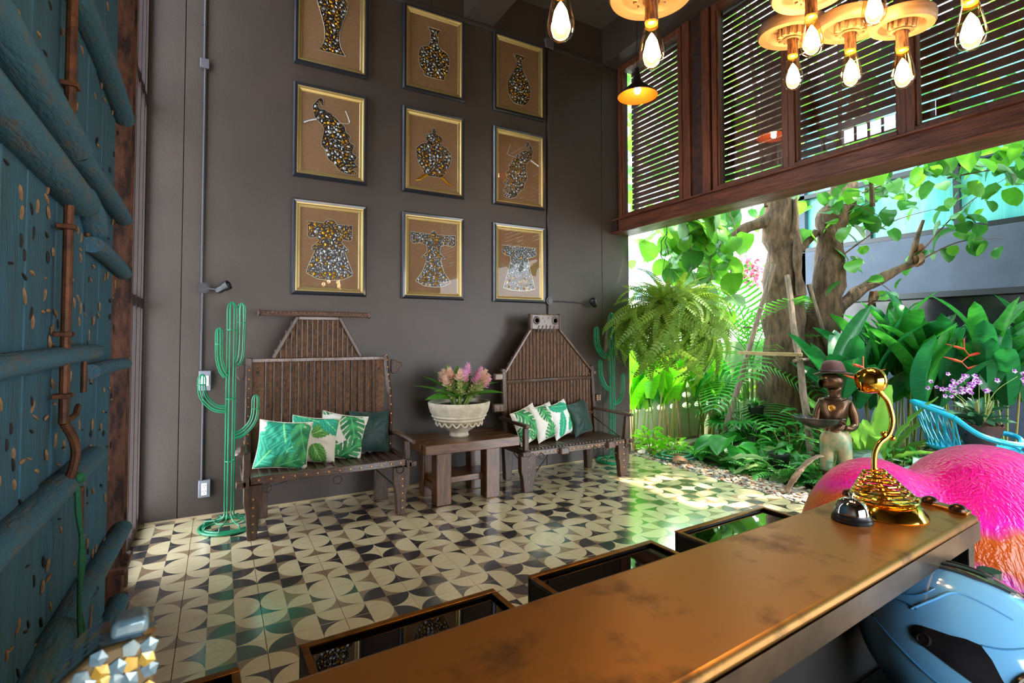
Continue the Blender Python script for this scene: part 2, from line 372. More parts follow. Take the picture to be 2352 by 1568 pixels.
sm2 = MB().bx(0, .015, 3.7, 5.2, 0, .05).mesh('slat', M['slat'], 35)
for k in range(20): inst('slat', sm2, ls2, TRS((-.80, 0, .9 + k * .21), (0, .3, 0)))
# unseen wall behind the camera; its framed opening is added as daylight fill
wf = struct('wall_front', MB().bx(-.75, .3, -2.45, -2.3, -.12, 5.55).bx(3.3, 4.9, -2.45, -2.3, -.12, 5.55).bx(.3, 3.3, -2.45, -2.3, 2.3, 5.55), M['wall'])
w9 = MB().bx(.3, 3.3, -2.42, -2.34, 2.22, 2.3)
for x in (.3, 1.27, 2.25, 3.22): w9.bx(x, x + .08, -2.42, -2.34, 0, 2.22)
w9 = w9.obj('window_9', M['wframe'], None); w9['kind'] = 'structure'
struct('forecourt', MB().bx(-6, 9, -12, -2.45, -.2, -.1), M['plain_floor'])
# ---------------------------------------------------------------- framed artworks
def inside(p, poly):
    x, y = p; c = False; n = len(poly)
    for i in range(n):
        x1, y1 = poly[i]; x2, y2 = poly[(i + 1) % n]
        if (y1 > y) != (y2 > y) and x < (x2 - x1) * (y - y1) / (y2 - y1) + x1: c = not c
    return c
def edist(p, poly):
    d = 9; n = len(poly)
    for i in range(n):
        ax, ay = poly[i]; bx, by = poly[(i + 1) % n]; vx, vy = bx - ax, by - ay; l = vx * vx + vy * vy or 1e-9
        t = max(0, min(1, ((p[0] - ax) * vx + (p[1] - ay) * vy) / l)); d = min(d, math.hypot(p[0] - ax - t * vx, p[1] - ay - t * vy))
    return d
def sym(h, c=.5): return [(c - a, v) for a, v in h] + [(c + a, v) for a, v in h[::-1]]
def smooth_poly(P, n=4):
    out = []; N = len(P)
    for i in range(N):
        a, b, c, d = P[i - 1], P[i], P[(i + 1) % N], P[(i + 2) % N]
        for k in range(n):
            t = k / n
            out.append(tuple(.5 * (2 * b[j] + (c[j] - a[j]) * t + (2 * a[j] - 5 * b[j] + 4 * c[j] - d[j]) * t * t + (3 * b[j] - a[j] - 3 * c[j] + d[j]) * t ** 3) for j in (0, 1)))
    return out
peacock = [(.33, .87), (.30, .84), (.25, .78), (.26, .72), (.28, .66), (.33, .625), (.40, .56), (.38, .45), (.37, .38), (.42, .33), (.46, .24), (.54, .20), (.60, .14), (.67, .115), (.75, .10), (.86, .125), (.80, .17), (.88, .20), (.82, .25), (.86, .31),
           (.79, .35), (.82, .43), (.75, .46), (.76, .53), (.70, .56), (.68, .62), (.60, .67), (.50, .73), (.40, .765), (.36, .76), (.33, .775), (.325, .81), (.345, .83), (.385, .795), (.395, .84), (.37, .88)]
urn = [(.0, .81), (.035, .775), (.025, .745), (.07, .735), (.13, .71), (.135, .655), (.10, .64), (.11, .62), (.20, .595), (.275, .54), (.29, .47), (.26, .39), (.20, .30), (.15, .245), (.14, .225)]
arts = [ # column, row from the top, outline, smooth?, label
 (0, 0, sym([(.10, .97), (.065, .93), (.06, .89), (.14, .86), (.21, .79), (.20, .70), (.15, .58), (.11, .46), (.10, .36), (.12, .28), (.17, .215), (.16, .20)]), 1, 'framed charm mosaic of a tall high-shouldered vase, top left of nine'),
 (1, 0, sym([(.10, .80), (.065, .76), (.065, .66), (.09, .585), (.20, .545), (.245, .50), (.25, .42), (.235, .33), (.19, .275), (.17, .265), (.165, .225), (.12, .21)]), 1, 'framed charm mosaic of a long-necked round bottle, top row middle'),
 (2, 0, sym([(.11, .79), (.055, .73), (.055, .66), (.09, .58), (.16, .50), (.215, .41), (.225, .33), (.20, .25), (.14, .18), (.07, .155)]), 1, 'framed charm mosaic of a slim pear-shaped bottle, top right of nine'),
 (0, 1, peacock, 1, 'framed charm mosaic of a peacock facing left with long tail, middle left'),
 (1, 1, sym(urn) [0:], 0, 'framed charm mosaic of a lidded urn on curled feet, centre of nine'),
 (2, 1, [(1.0 - u * .93, v) for u, v in peacock][::-1], 1, 'framed charm mosaic of a peacock facing right, right of the lidded urn'),
 (0, 2, sym([(.0, .82), (.06, .805), (.09, .77), (.30, .775), (.30, .625), (.27, .60), (.17, .61), (.15, .58), (.24, .51), (.25, .48), (.20, .475), (.31, .255), (.30, .225), (.17, .175), (.0, .16)]), 0, 'framed charm mosaic of a layered court robe, bottom left of nine'),
 (1, 2, sym([(.0, .815), (.035, .80), (.05, .765), (.36, .775), (.36, .665), (.31, .64), (.20, .655), (.11, .63), (.10, .56), (.19, .485), (.12, .49), (.12, .44), (.17, .33), (.27, .22), (.28, .205), (.15, .155), (.0, .145)]), 0, 'framed charm mosaic of a waisted robe with flared hem, bottom row middle'),
 (2, 2, sym([(.0, .72), (.33, .72), (.33, .63), (.27, .60), (.17, .585), (.17, .52), (.30, .20), (.31, .185), (.16, .155), (.0, .15)]), 0, 'framed charm mosaic of a short-sleeved dress, bottom right of nine')]
COLX = ((.560, 1.235), (1.585, 2.268), (2.617, 3.296)); ROWZ = ((4.018, 4.912), (2.965, 3.847), (1.884, 2.765))
def ringf(mb, r0, r1, mi):  # mitred ring between two rectangles given as (x0,x1,z0,z1,y)
    def c(r): return [(r[0], r[4], r[2]), (r[1], r[4], r[2]), (r[1], r[4], r[3]), (r[0], r[4], r[3])]
    a, b = c(r0), c(r1); mb.add(a + b, [(i, (i + 1) % 4, 4 + (i + 1) % 4, 4 + i) for i in range(4)], mi)
def artwork(ci, ri, poly, sm_, label):
    x0, x1 = COLX[ci]; z0, z1 = ROWZ[ri]; y = WY - .001
    t = thing('framed_artwork', label, 'picture', ((x0 + x1) / 2, y, z0), 0, 'nine framed charm mosaics on the dark wall')
    def rc(d, yy): return (x0 + d, x1 - d, z0 + d, z1 - d, yy)
    mb = MB(); ringf(mb, rc(0, y), rc(0, y - .022), 0); ringf(mb, rc(0, y - .022), rc(.012, y - .040), 0); ringf(mb, rc(.012, y - .040), rc(.034, y - .036), 0); ringf(mb, rc(.034, y - .036), rc(.034, y - .02), 0)
    mb.add([(x0, y, z0), (x1, y, z0), (x1, y, z1), (x0, y, z1)], [(3, 2, 1, 0)], 0); mb.obj('outer_frame', M['blackframe'], t, smooth=0)
    mb = MB(); ringf(mb, rc(.034, y - .036), rc(.045, y - .034), 0); ringf(mb, rc(.045, y - .034), rc(.052, y - .024), 0); ringf(mb, rc(.052, y - .024), rc(.072, y - .016), 0); ringf(mb, rc(.072, y - .016), rc(.078, y - .010), 0)
    mb.obj('gold_liner', M['gold'], t, smooth=0)
    a = x0 + .07; b = x1 - .07; c = z0 + .07; d = z1 - .07
    MB().add([(a, y - .010, c), (b, y - .010, c), (b, y - .010, d), (a, y - .010, d)], [(0, 1, 2, 3)]).obj('canvas', M['canvas'], t, smooth=0)
    W_, H_ = x1 - x0, z1 - z0
    P = [(x0 + u * W_, z0 + v * H_) for u, v in poly]
    if sm_: P = smooth_poly(P, 3)
    T = Matrix(((1, 0, 0, 0), (0, 0, -1, 0), (0, 1, 0, 0), (0, 0, 0, 1)))
    ar = sum(P[i][0] * P[(i + 1) % len(P)][1] - P[(i + 1) % len(P)][0] * P[i][1] for i in range(len(P)))
    if ar < 0: P = P[::-1]
    g = MB().prism(P, -(y - .010), -(y - .0125), 0, T).obj('figure', M['artblack'], t, smooth=0)
    MB().tube([(p[0], y - .0135, p[1]) for p in P], .0028, 5, closed=True).obj('silver_cord', M['silverline'], g)
    if (ci, ri) == (1, 1):
        f = MB()
        for s in (-1, 1):
            cx = (x0 + x1) / 2; f.tube([(cx + s * .08, y - .014, z0 + .205), (cx + s * .12, y - .014, z0 + .18), (cx + s * .15, y - .014, z0 + .15), (cx + s * .20, y - .014, z0 + .135)], [.02, .016, .012, .006], 6)
        f.obj('curled_foot', M['jgold'], g)
    if ri == 1 and ci != 1:
        s = 1 if ci == 0 else -1; cx = x0 + (.66 if ci == 0 else .36) * W_
        MB().tube(spline([(cx - s * .05, y - .013, z0 + .57), (cx + s * .05, y - .013, z0 + .585), (cx + s * .05, y - .013, z0 + .63), (cx + s * .02, y - .013, z0 + .70)]), .004, 5).obj('branch', M['jsilv'], g)
        MB().tube([(x0 + (.30 if ci == 0 else .72) * W_, y - .013, z0 + .645 * H_), (x0 + (.2 if ci == 0 else .8) * W_, y - .013, z0 + .615 * H_), (x0 + (.13 if ci == 0 else .88) * W_, y - .013, z0 + .585 * H_)], [.012, .01, .013], 6).obj('branch', M['jsilv'], g)
    jm = MB(); rr = random.Random(ci * 7 + ri); pts = []
    xs = [p[0] for p in P]; zs = [p[1] for p in P]
    for k in range(2600):
        p = (rr.uniform(min(xs), max(xs)), rr.uniform(min(zs), max(zs)))
        big = k < 700
        rad = rr.uniform(.013, .021) if big else rr.uniform(.005, .009)
        if not inside(p, P) or edist(p, P) < rad * .8 + .003: continue
        if any((p[0] - q[0]) ** 2 + (p[1] - q[1]) ** 2 < (rad * .85 + q[2] * .85) ** 2 for q in pts): continue
        pts.append((*p, rad)); v = (p[1] - z0) / H_
        silver = rr.random() < (.55 if big else .2)
        if ri == 2: silver = (rr.random() < .85) if (.25 < v < .5 and ci == 0) or (ci == 2 and v > .33) else rr.random() < (.3 if ci != 1 else .45)
        mi = 1 if silver else 0; an = rr.uniform(0, PI); kd = rr.choice((0, 0, 1, 2, 3)) if big else 2
        if kd == 0: sh = [(1, 0), (.4, .42), (-.4, .42), (-1, 0), (-.4, -.42), (.4, -.42)]
        elif kd == 1: sh = [(.95 * (1 if i % 2 else .5) * math.cos(i * PI / 5), .95 * (1 if i % 2 else .5) * math.sin(i * PI / 5)) for i in range(10)]
        elif kd == 2: sh = [(.9 * math.cos(i * PI / 3), .9 * math.sin(i * PI / 3)) for i in range(6)]
        else: sh = [(.8, -.7), (.8, .7), (-.9, .75), (-.6, -.6)]
        ca, sa = math.cos(an), math.sin(an); n = len(sh)
        vs = [(p[0] + rad * (u * ca - w_ * sa), y - .0127, p[1] + rad * (u * sa + w_ * ca)) for u, w_ in sh] + [(p[0] + rad * .75 * (u * ca - w_ * sa), y - .0155, p[1] + rad * .75 * (u * sa + w_ * ca)) for u, w_ in sh] + [(p[0], y - .0127 - rad * rr.uniform(.35, .6), p[1])]
        jm.add(vs, [(i, (i + 1) % n, n + (i + 1) % n, n + i) for i in range(n)] + [(n + i, n + (i + 1) % n, 2 * n) for i in range(n)], mi)
    jm.obj('charms', [M['jgold'], M['jsilv']], g, smooth=0, kind='stuff')
    MB().add([(a - .02, y - .019, c - .02), (b + .02, y - .019, c - .02), (b + .02, y - .019, d + .02), (a - .02, y - .019, d + .02)], [(0, 1, 2, 3)]).obj('glass', M['pglass'], t, smooth=0)
for A in arts: artwork(*A)

# ---------------------------------------------------------------- conduits, spotlights, sockets
def conduit(x, z0, z1, label, r=.0115):
    t = thing('conduit', label, 'pipe', (x, WY, z0))
    y = WY - r - .002
    MB().cyl((x, y, z0), (x, y, z1), r, 12).obj('pipe', M['pipe'], t)
    z = z0 + .3
    while z < z1 - .1:
        m = MB().cyl((x, y, z), (x, y, z + .012), r + .003, 12).bx(x - .026, x + .026, WY - .006, WY, z - .002, z + .014); m.obj('clip', M['pipe'], t); z += .62
    return t
conduit(-.135, 1.95, 3.78, 'grey conduit running up the wall from the left spotlight')
conduit(-.128, 1.222, 1.87, 'grey conduit between left spotlight and light switch')
conduit(-.110, .30, 1.045, 'short grey conduit from light switch down to socket')
conduit(-.142, 3.86, 5.38, 'grey conduit above the small square junction box')
conduit(3.345, 1.96, 4.90, 'dark conduit dropping down beside the right column of pictures')
conduit(3.352, 1.60, 1.88, 'short conduit running down behind the tall-backed bench')
t = thing('junction_box', 'small square grey junction box on the left conduit', 'box', (-.14, WY, 3.78)); MB().bx(-.175, -.105, WY - .04, WY - .001, 3.78, 3.86).obj('body', M['boxp'], t, bevel=.006)
t = thing('junction_box', 'square dark junction box under the ceiling right of the pictures', 'box', (3.345, WY, 4.90)); MB().bx(3.30, 3.41, WY - .05, WY - .001, 4.905, 5.02).obj('body', M['boxp'], t, bevel=.006); MB().bx(3.315, 3.38, WY - .04, WY - .001, 5.02, 5.38).obj('trunking', M['wall_trim'], t, bevel=.004)
def spot(x, z, dx, label, gl):
    t = thing('spotlight', label, 'spotlight', (x, WY, z))
    MB().cyl((x, WY, z), (x, WY - .045, z), .045, 20).cyl((x, WY - .045, z), (x, WY - .055, z), .03, 16).obj('round_box', M['pipe'], t)
    b = Vector((x + dx, WY - .10, z + .005))
    MB().tube([(x + .02, WY - .05, z), (x + dx * .6, WY - .07, z - .01), b], .007, 8).obj('arm', M['blackp'], t)
    d = Vector((.75, -.45, .45)).normalized()
    T = frame(b - d * .05, d)
    h = MB().lathe([(.0, -.01), (.026, -.008), (.032, .01), (.032, .06), (.040, .065), (.040, .105), (.034, .105), (.030, .09), (0, .09)], 20, 0, T).obj('lamp_head', M['blackp'], t)
    MB().lathe([(0, .0925), (.029, .0925)], 18, 0, T, cap=True).obj('lens', M['lens'], h)
    return t
spot(-.118, 1.908, .14, 'black spotlight on round grey box above the wire cactus', 0)
s2 = spot(3.345, 1.915, .04, 'round grey conduit box with stubby black spotlight, below bottom right picture', 0)
for ch in list(s2.children):
    if ch.name.split('.')[0] in ('arm', 'lamp_head'):
        for g in list(ch.children): bpy.data.objects.remove(g)
        bpy.data.objects.remove(ch)
s2.name = 'junction_box'; s2['label'] = 'round grey conduit box below the bottom right picture'; s2['category'] = 'box'
t = thing('spotlight', 'black spotlight on a thin wall arm beside the hanging fern', 'spotlight', (3.93, WY, 1.90))
MB().tube([(3.39, WY - .012, 1.915), (3.6, WY - .012, 1.912), (3.84, WY - .012, 1.905), (3.90, WY - .05, 1.87), (3.94, WY - .08, 1.89)], .0075, 8).obj('arm', M['pipe'], t)
T = frame((3.985, WY - .08, 1.875), Vector((-.75, -.35, .55)))
h = MB().lathe([(.0, -.01), (.026, -.008), (.032, .01), (.032, .06), (.042, .065), (.042, .105), (.034, .105), (.030, .09), (0, .09)], 20, 0, T).obj('lamp_head', M['blackp'], t)
MB().lathe([(0, .0925), (.029, .0925)], 18, 0, T).obj('lens', M['lens'], h)
t = thing('light_switch', 'grey light switch plate behind the wire cactus arm', 'switch', (-.10, WY, 1.06))
MB().bx(-.145, -.055, WY - .045, WY - .001, 1.05, 1.215).obj('back_box', M['grey'], t, bevel=.006); MB().bx(-.13, -.07, WY - .052, WY - .044, 1.09, 1.175).obj('rocker', M['white'], t, bevel=.003)
t = thing('wall_socket', 'grey double wall socket low beside the wire cactus', 'socket', (-.09, WY, .17))
MB().bx(-.135, -.047, WY - .045, WY - .001, .165, .305).obj('back_box', M['grey'], t, bevel=.006); pl_ = MB().bx(-.112, -.070, WY - .050, WY - .044, .185, .285).obj('socket_plate', M['white'], t, bevel=.003)
hm = MB()
for z in (.212, .258):
    for dx, dz in ((-.009, .007), (.009, .007), (0, -.007)): hm.cyl((-.091 + dx, WY - .0505, z + dz), (-.091 + dx, WY - .0515, z + dz), .0032, 8)
hm.obj('pin_hole', M['blackp'], pl_)
t = thing('wall_socket', 'white wall socket low on the wall behind the tall-backed bench', 'socket', (2.5, WY, .33))
MB().bx(2.46, 2.535, WY - .02, WY - .001, .30, .40).obj('socket_plate', M['white'], t, bevel=.004)

# ---------------------------------------------------------------- wire cacti
def wires(parent, name, path, r, n=8, wr=.0052, top=True, rings=()):
    pts = spline(path, 6); N = len(pts); m = MB()
    x = None; fr_ = []
    for i in range(N):
        t = (pts[min(i + 1, N - 1)] - pts[max(i - 1, 0)]).normalized()
        if x is None: x = t.orthogonal().normalized()
        x = (x - t * x.dot(t)).normalized(); fr_.append((pts[i], x.copy(), t.cross(x)))
    T_end = (pts[-1] - pts[-2]).normalized()
    for k in range(n):
        a = 2 * PI * (k + .5) / n; L = [p + (u * math.cos(a) + v * math.sin(a)) * r for p, u, v in fr_]
        if top:
            p, u, v = fr_[-1]
            for q in (.35, .7, .9, 1.0): L.append(p + T_end * r * 1.5 * math.sin(q * PI / 2) + (u * math.cos(a) + v * math.sin(a)) * r * math.cos(q * PI / 2))
        m.tube(L, wr, 5)
    for q in rings:
        p, u, v = fr_[int(q * (N - 1))]
        m.tube([p + (u * math.cos(2 * PI * j / 12) + v * math.sin(2 * PI * j / 12)) * r for j in range(12)], wr * .9, 5, closed=True)
    return m.obj(name, M['cactus'], parent)
def cactus(loc, label, trunk_top, arms, R0=.205):
    x, y, _ = loc
    t = thing('wire_cactus', label, 'sculpture', loc, 0, 'green wire cacti against the wall')
    wires(t, 'trunk', [(x, y, .16), (x, y, .6), (x, y, 1.1), (x, y, trunk_top)], .036, 8, rings=(.3, .62, .9))
    for a in arms: wires(t, 'arm', [(x + px_, y + py_, pz) for px_, py_, pz in a[1:]], a[0], 8, wr=.0045, rings=(.85,))
    m = MB()
    m.tube([(x + R0 * math.cos(2 * PI * k / 40), y + R0 * math.sin(2 * PI * k / 40), .013) for k in range(40)], .012, 8, closed=True)
    m.tube([(x + (R0 - .028) * math.cos(2 * PI * k / 40), y + (R0 - .028) * math.sin(2 * PI * k / 40), .02) for k in range(40)], .010, 8, closed=True)
    m.obj('base_ring', M['cactus'], t); m = MB()
    for k in range(8):
        a = 2 * PI * (k + .5) / 8; c, s_ = math.cos(a), math.sin(a)
        m.tube(spline([(x + .036 * c, y + .036 * s_, .17), (x + .04 * c, y + .04 * s_, .09), (x + .10 * c, y + .10 * s_, .055), (x + .17 * c, y + .17 * s_, .05), (x + .185 * c, y + .185 * s_, .018)], 4), .0055, 5)
    m.tube([(x + .10 * math.cos(2 * PI * k / 24), y + .10 * math.sin(2 * PI * k / 24), .055) for k in range(24)], .005, 6, closed=True)
    m.obj('root_wires', M['cactus'], t)
cactus((.087, 4.72, 0), 'tall green wire cactus standing left of the first bench', 1.72,
       [(.032, (.03, 0, 1.29), (.05, 0, 1.31), (.062, 0, 1.38), (.066, 0, 1.55), (.066, 0, 1.72)),
        (.026, (-.03, .0, 1.19), (-.062, 0, 1.24), (-.084, 0, 1.34), (-.088, 0, 1.53)),
        (.028, (-.03, 0, .925), (-.11, 0, .945), (-.18, 0, 1.02), (-.20, 0, 1.10), (-.20, 0, 1.165)),
        (.028, (.03, 0, .71), (.09, 0, .735), (.15, 0, .80), (.175, 0, .88), (.178, 0, .985))])
cactus((4.135, 4.905, 0), 'green wire cactus in the corner under the hanging fern', 1.73,
       [(.030, (-.03, 0, 1.25), (-.13, 0, 1.28), (-.20, 0, 1.36), (-.225, 0, 1.45), (-.228, 0, 1.57)),
        (.030, (.03, 0, 1.37), (.12, 0, 1.41), (.21, -.02, 1.5), (.235, -.02, 1.62), (.235, -.02, 1.72)),
        (.025, (-.03, 0, .86), (-.10, 0, .90), (-.15, 0, .98), (-.175, 0, 1.07), (-.178, 0, 1.185)),
        (.025, (.03, 0, .70), (.10, 0, .72), (.15, 0, .79), (.17, 0, .88), (.17, 0, 1.01))], .185)
# ---------------------------------------------------------------- carved benches
def studs(mb, pts, r=.008, d=(0, -1, 0)):
    for p in pts: mb.lathe([(r, 0), (r * .8, r * .45), (0, r * .7)], 8, 0, frame(p, d), cap=False)
def front_leg(x0, x1, y0, y1, zt, side, flip=1):
    """tapering carved leg: wide cheek on top, stepped in lower down"""
    w = x1 - x0; xa, xb = x0, x1
    P = [(xa, zt), (xb, zt), (xb, .24), (xb - w * .18, .19), (xb - w * .30, .0), (xa + w * .22, .0), (xa + w * .12, .19), (xa, .27)]
    T = Matrix(((1, 0, 0, 0), (0, 0, -1, 0), (0, 1, 0, 0), (0, 0, 0, 1)))
    m = MB().prism(P, -y1, -y0, 0, T)
    return m
def iron_ring(t, x, y, z, r=.032):
    MB().tube([(x + r * math.cos(2 * PI * k / 20), y - .012, z - r + r * math.sin(2 * PI * k / 20)) for k in range(20)], .0035, 6, closed=True).obj('iron_ring', M['iron'], t)
def ribbed(t, name, m_panel, ribs, y, z_of, depth=.02, rmat='oldwood', w=.016):
    pass
TXZ = Matrix(((1, 0, 0, 0), (0, 0, -1, 0), (0, 1, 0, 0), (0, 0, 0, 1)))
# first bench, broad back with a trapezoid headpiece
t = thing('carved_bench', 'dark carved wooden bench with trapezoid crest and top bar, left of the table', 'bench', (.80, 4.6, 0), 0, 'carved wooden benches against the wall')
for x0, x1, side in ((.17, .30, -1), (1.295, 1.43, 1)):
    L = front_leg(x0, x1, 4.32, 4.385, .40, side).obj('leg', M['oldwood'], t, bevel=.006)
    m = MB(); studs(m, [((x0 + x1) / 2, 4.318, z) for z in (.06, .12, .18, .24, .30)]); m.obj('stud', M['stud'], L)
for x0, x1 in ((.25, .37), (1.26, 1.38)): MB().bx(x0, x1, 4.80, 4.86, 0, .40).obj('leg', M['oldwood'], t, bevel=.006)
rail = MB().bx(.215, 1.395, 4.325, 4.37, .405, .462).obj('front_rail', M['oldwood_h'], t, bevel=.005)
m = MB(); studs(m, [(.27 + i * .083, 4.323, .434) for i in range(14)]); m.obj('stud', M['stud'], rail)
for x, s_ in ((.185, -1), (1.42, 1)):
    m = MB().bx(x - .022, x + .022, 4.30, 4.86, .39, .455).bx(x + (s_ * .03) - .035, x + (s_ * .03) + .035, 4.30, 4.36, .395, .44); m.obj('side_rail', M['oldwood'], t, bevel=.006)
MB().bx(.21, 1.40, 4.80, 4.85, .405, .46).obj('back_rail', M['oldwood_h'], t, bevel=.005)
for k in range(17):
    x = .225 + k * .0685
    MB().bx(x, x + .060, 4.36, 4.81, .428, .446).obj('seat_slat', M['oldwood_h'], t, bevel=.003)
    if k: MB().beam((x - .003, 4.37, .452), (x - .003, 4.80, .452), .018, .016).obj('seat_rib', M['oldwood'], t, bevel=.003)
# back panel
yb = 4.83
for k in range(16):
    x = .335 + k * .0585
    MB().bx(x + .001, x + .0575, yb - .002, yb + .016, .46, 1.285).obj('back_board', M['warmwood'], t, bevel=.002)
for k in range(15):
    x = .345 + k * .064
    MB().tube([(x, yb - .010, .47), (x, yb - .012, .9), (x, yb - .010, 1.29)], .0095, 6).obj('back_rib', M['oldwood'], t)
for x0, x1 in ((.235, .335), (1.265, 1.345)): MB().bx(x0, x1, yb - .006, yb + .014, .46, 1.29).obj('back_board', M['warmwood'], t, bevel=.003)
m = MB().bx(.27, .295, yb - .009, yb - .005, 1.19, 1.215).bx(1.285, 1.31, yb - .009, yb - .005, 1.19, 1.215); m.obj('mortise_hole', M['darkin'], t)
st1 = MB().beam((.215, yb - .012, .44), (.218, yb - .012, 1.325), .05, .036, up=(0, 1, 0)).obj('side_post', M['oldwood'], t, bevel=.007)
m = MB(); studs(m, [(.216, yb - .038, .55 + i * .075) for i in range(10)]); m.obj('stud', M['stud'], st1)
pts = [(1.39, yb - .012, .44), (1.40, yb - .012, .7), (1.392, yb - .012, .95), (1.37, yb - .012, 1.15), (1.352, yb - .012, 1.33)]
st2 = MB().tube(spline(pts, 3), .026, 4).obj('side_post', M['oldwood'], t, bevel=.004)
m = MB(); studs(m, [(p[0] + .004, p[1] - .022, p[2]) for p in spline(pts, 3)[1:]]); m.obj('stud', M['stud'], st2)
tr_ = MB().bx(.205, 1.365, yb - .022, yb + .016, 1.285, 1.318).obj('top_rail', M['oldwood_h'], t, bevel=.005)
m = MB(); studs(m, [(.255 + i * .0585, yb - .024, 1.302) for i in range(19)], .006); m.obj('stud', M['stud'], tr_)
for s_, cx in ((-1, .185), (1, 1.405)):
    P = [(0, .06), (.045, .055), (.075, .03), (.105, .035), (.11, -.005), (.085, -.012), (.06, -.055), (.03, -.075), (0, -.06)] if s_ > 0 else [(0, .05), (-.04, .045), (-.07, .0), (-.06, -.055), (-.03, -.09), (-.005, -.075), (.0, -.03)]
    if s_ < 0: P = P[::-1]
    P = [(cx + a, 1.225 + b) for a, b in P][::-1]
    MB().prism(P, -(yb + .012), -(yb - .012), 0, TXZ).obj('carved_ear', M['oldwood'], t, bevel=.006)
# trapezoid crest
for k in range(17):
    x = .412 + k * .0425; xc = x + .022
    zt = 1.665 if .585 < xc < .935 else (1.665 - (.585 - xc) / .185 * .347 if xc < .585 else 1.665 - (xc - .935) / .185 * .347)
    if zt > 1.345:
        MB().bx(x + .001, x + .0415, yb, yb + .014, 1.318, min(1.655, zt)).obj('crest_board', M['warmwood'], t, bevel=.002)
        MB().beam((x, yb - .006, 1.318), (x, yb - .006, min(1.652, zt + .01)), .011, .011, up=(0, 1, 0)).obj('crest_rib', M['oldwood'], t, bevel=.002)
for a, b in (((.40, 1.318), (.588, 1.672)), ((1.125, 1.318), (.935, 1.672))):
    MB().beam((a[0], yb - .01, a[1]), (b[0], yb - .01, b[1]), .030, .034, up=(0, 1, 0)).obj('crest_stile', M['oldwood'], t, bevel=.006)
MB().bx(.59, .935, yb - .016, yb + .012, 1.644, 1.676).obj('crest_rail', M['oldwood_h'], t, bevel=.006)
tb = MB().tube([(.285, yb - .01, 1.70), (.5, yb - .01, 1.697), (.76, yb - .01, 1.70), (1.0, yb - .01, 1.697), (1.20, yb - .01, 1.693)], .024, 10).ball((.285, yb - .01, 1.70), (.014, .034, .034)).ball((1.20, yb - .01, 1.693), (.014, .034, .034)).obj('top_bar', M['oldwood_h'], t)
m = MB(); studs(m, [(.32 + i * .032, yb - .033, 1.704) for i in range(28)], .004); m.obj('stud', M['stud'], tb)
# arms
al = MB().tube(spline([(.195, 4.80, .60), (.185, 4.62, .635), (.165, 4.48, .655), (.155, 4.40, .66), (.150, 4.36, .62)], 4), [.022] * 5 + [.026] * 4 + [.032] * 4 + [.04] * 3 + [.03], 8, sq=.8).obj('armrest', M['oldwood_h'], t)
ar = MB().tube(spline([(1.405, 4.81, .605), (1.41, 4.65, .625), (1.43, 4.50, .625), (1.46, 4.40, .605), (1.475, 4.355, .59)], 4), .024, 6, sq=.8).obj('armrest', M['oldwood_h'], t)
for o_, pp in ((al, [(.17, 4.5, .683)]), (ar, [])):
    m = MB(); studs(m, [((.185 if o_ is al else 1.415), 4.75 - i * .045, (.655 if o_ is al else .652)) for i in range(8)], .007, (0, 0, 1)); m.obj('stud', M['stud'], o_)
MB().bx(.165, .215, 4.35, 4.395, .40, .635).obj('arm_post', M['oldwood'], t, bevel=.006)
MB().bx(1.402, 1.448, 4.37, 4.41, .45, .60).obj('arm_post', M['oldwood'], t, bevel=.006)
for x, z in ((.325, .405), (.835, .398), (1.345, .415)): iron_ring(t, x, 4.323, z)
for a, b in (((.47, 4.34, .40), (.30, 4.80, .24)), ((1.16, 4.80, .39), (1.31, 4.36, .24))): MB().cyl(a, b, .006, 6).obj('iron_brace', M['iron'], t)

# second bench, tall tapering back
t = thing('carved_bench', 'dark carved wooden bench with tall tapering ribbed back, right of the table', 'bench', (3.2, 4.6, 0), 0, 'carved wooden benches against the wall')
for x0, x1 in ((2.53, 2.70), (3.735, 3.885)):
    w = x1 - x0
    P = [(x0, .37), (x1, .37), (x1, .17), (x1 - w * .12, .12), (x1 - w * .20, 0), (x0 + w * .22, 0), (x0 + w * .12, .15), (x0 + w * .02, .2)][::-1]
    L = MB().prism(P, -4.395, -4.33, 0, TXZ).obj('leg', M['oldwood'], t, bevel=.006)
    m = MB(); studs(m, [((x0 + x1) / 2, 4.328, z) for z in (.10, .17, .24, .31)], .007); m.obj('stud', M['stud'], L)
for x0, x1 in ((2.60, 2.72), (3.66, 3.78)):
    m = MB(); m.prism([(x0, .38), (x0 + .02, 0), (x1 - .03, 0), (x1, .38)], -4.87, -4.80, 0, TXZ); m.obj('leg', M['oldwood'], t, bevel=.006)
rail = MB().bx(2.60, 3.90, 4.335, 4.385, .335, .392).obj('front_rail', M['oldwood_h'], t, bevel=.005)
m = MB(); studs(m, [(2.68 + i * .047, 4.332, .365) for i in range(25)], .008); m.obj('stud', M['stud'], rail)
for x in (2.60, 3.86): MB().bx(x - .03, x + .03, 4.31, 4.87, .345, .40).obj('side_rail', M['oldwood'], t, bevel=.006)
for x in (3.02, 3.62): MB().bx(x - .05, x + .05, 4.29, 4.36, .325, .395).obj('carved_boss', M['oldwood_h'], t, bevel=.012)
MB().bx(2.535, 2.62, 4.30, 4.345, .35, .395).obj('tenon', M['oldwood'], t, bevel=.006); MB().bx(3.86, 3.93, 4.31, 4.355, .35, .39).obj('tenon', M['oldwood'], t, bevel=.006)
MB().bx(2.62, 3.85, 4.80, 4.86, .345, .40).obj('back_rail', M['oldwood_h'], t, bevel=.005)
for k in range(30):
    x = 2.63 + k * .0415; MB().bx(x, x + .026, 4.375, 4.81, .378, .404).obj('seat_slat', M['oldwood_h'], t, bevel=.004)
yb = 4.84
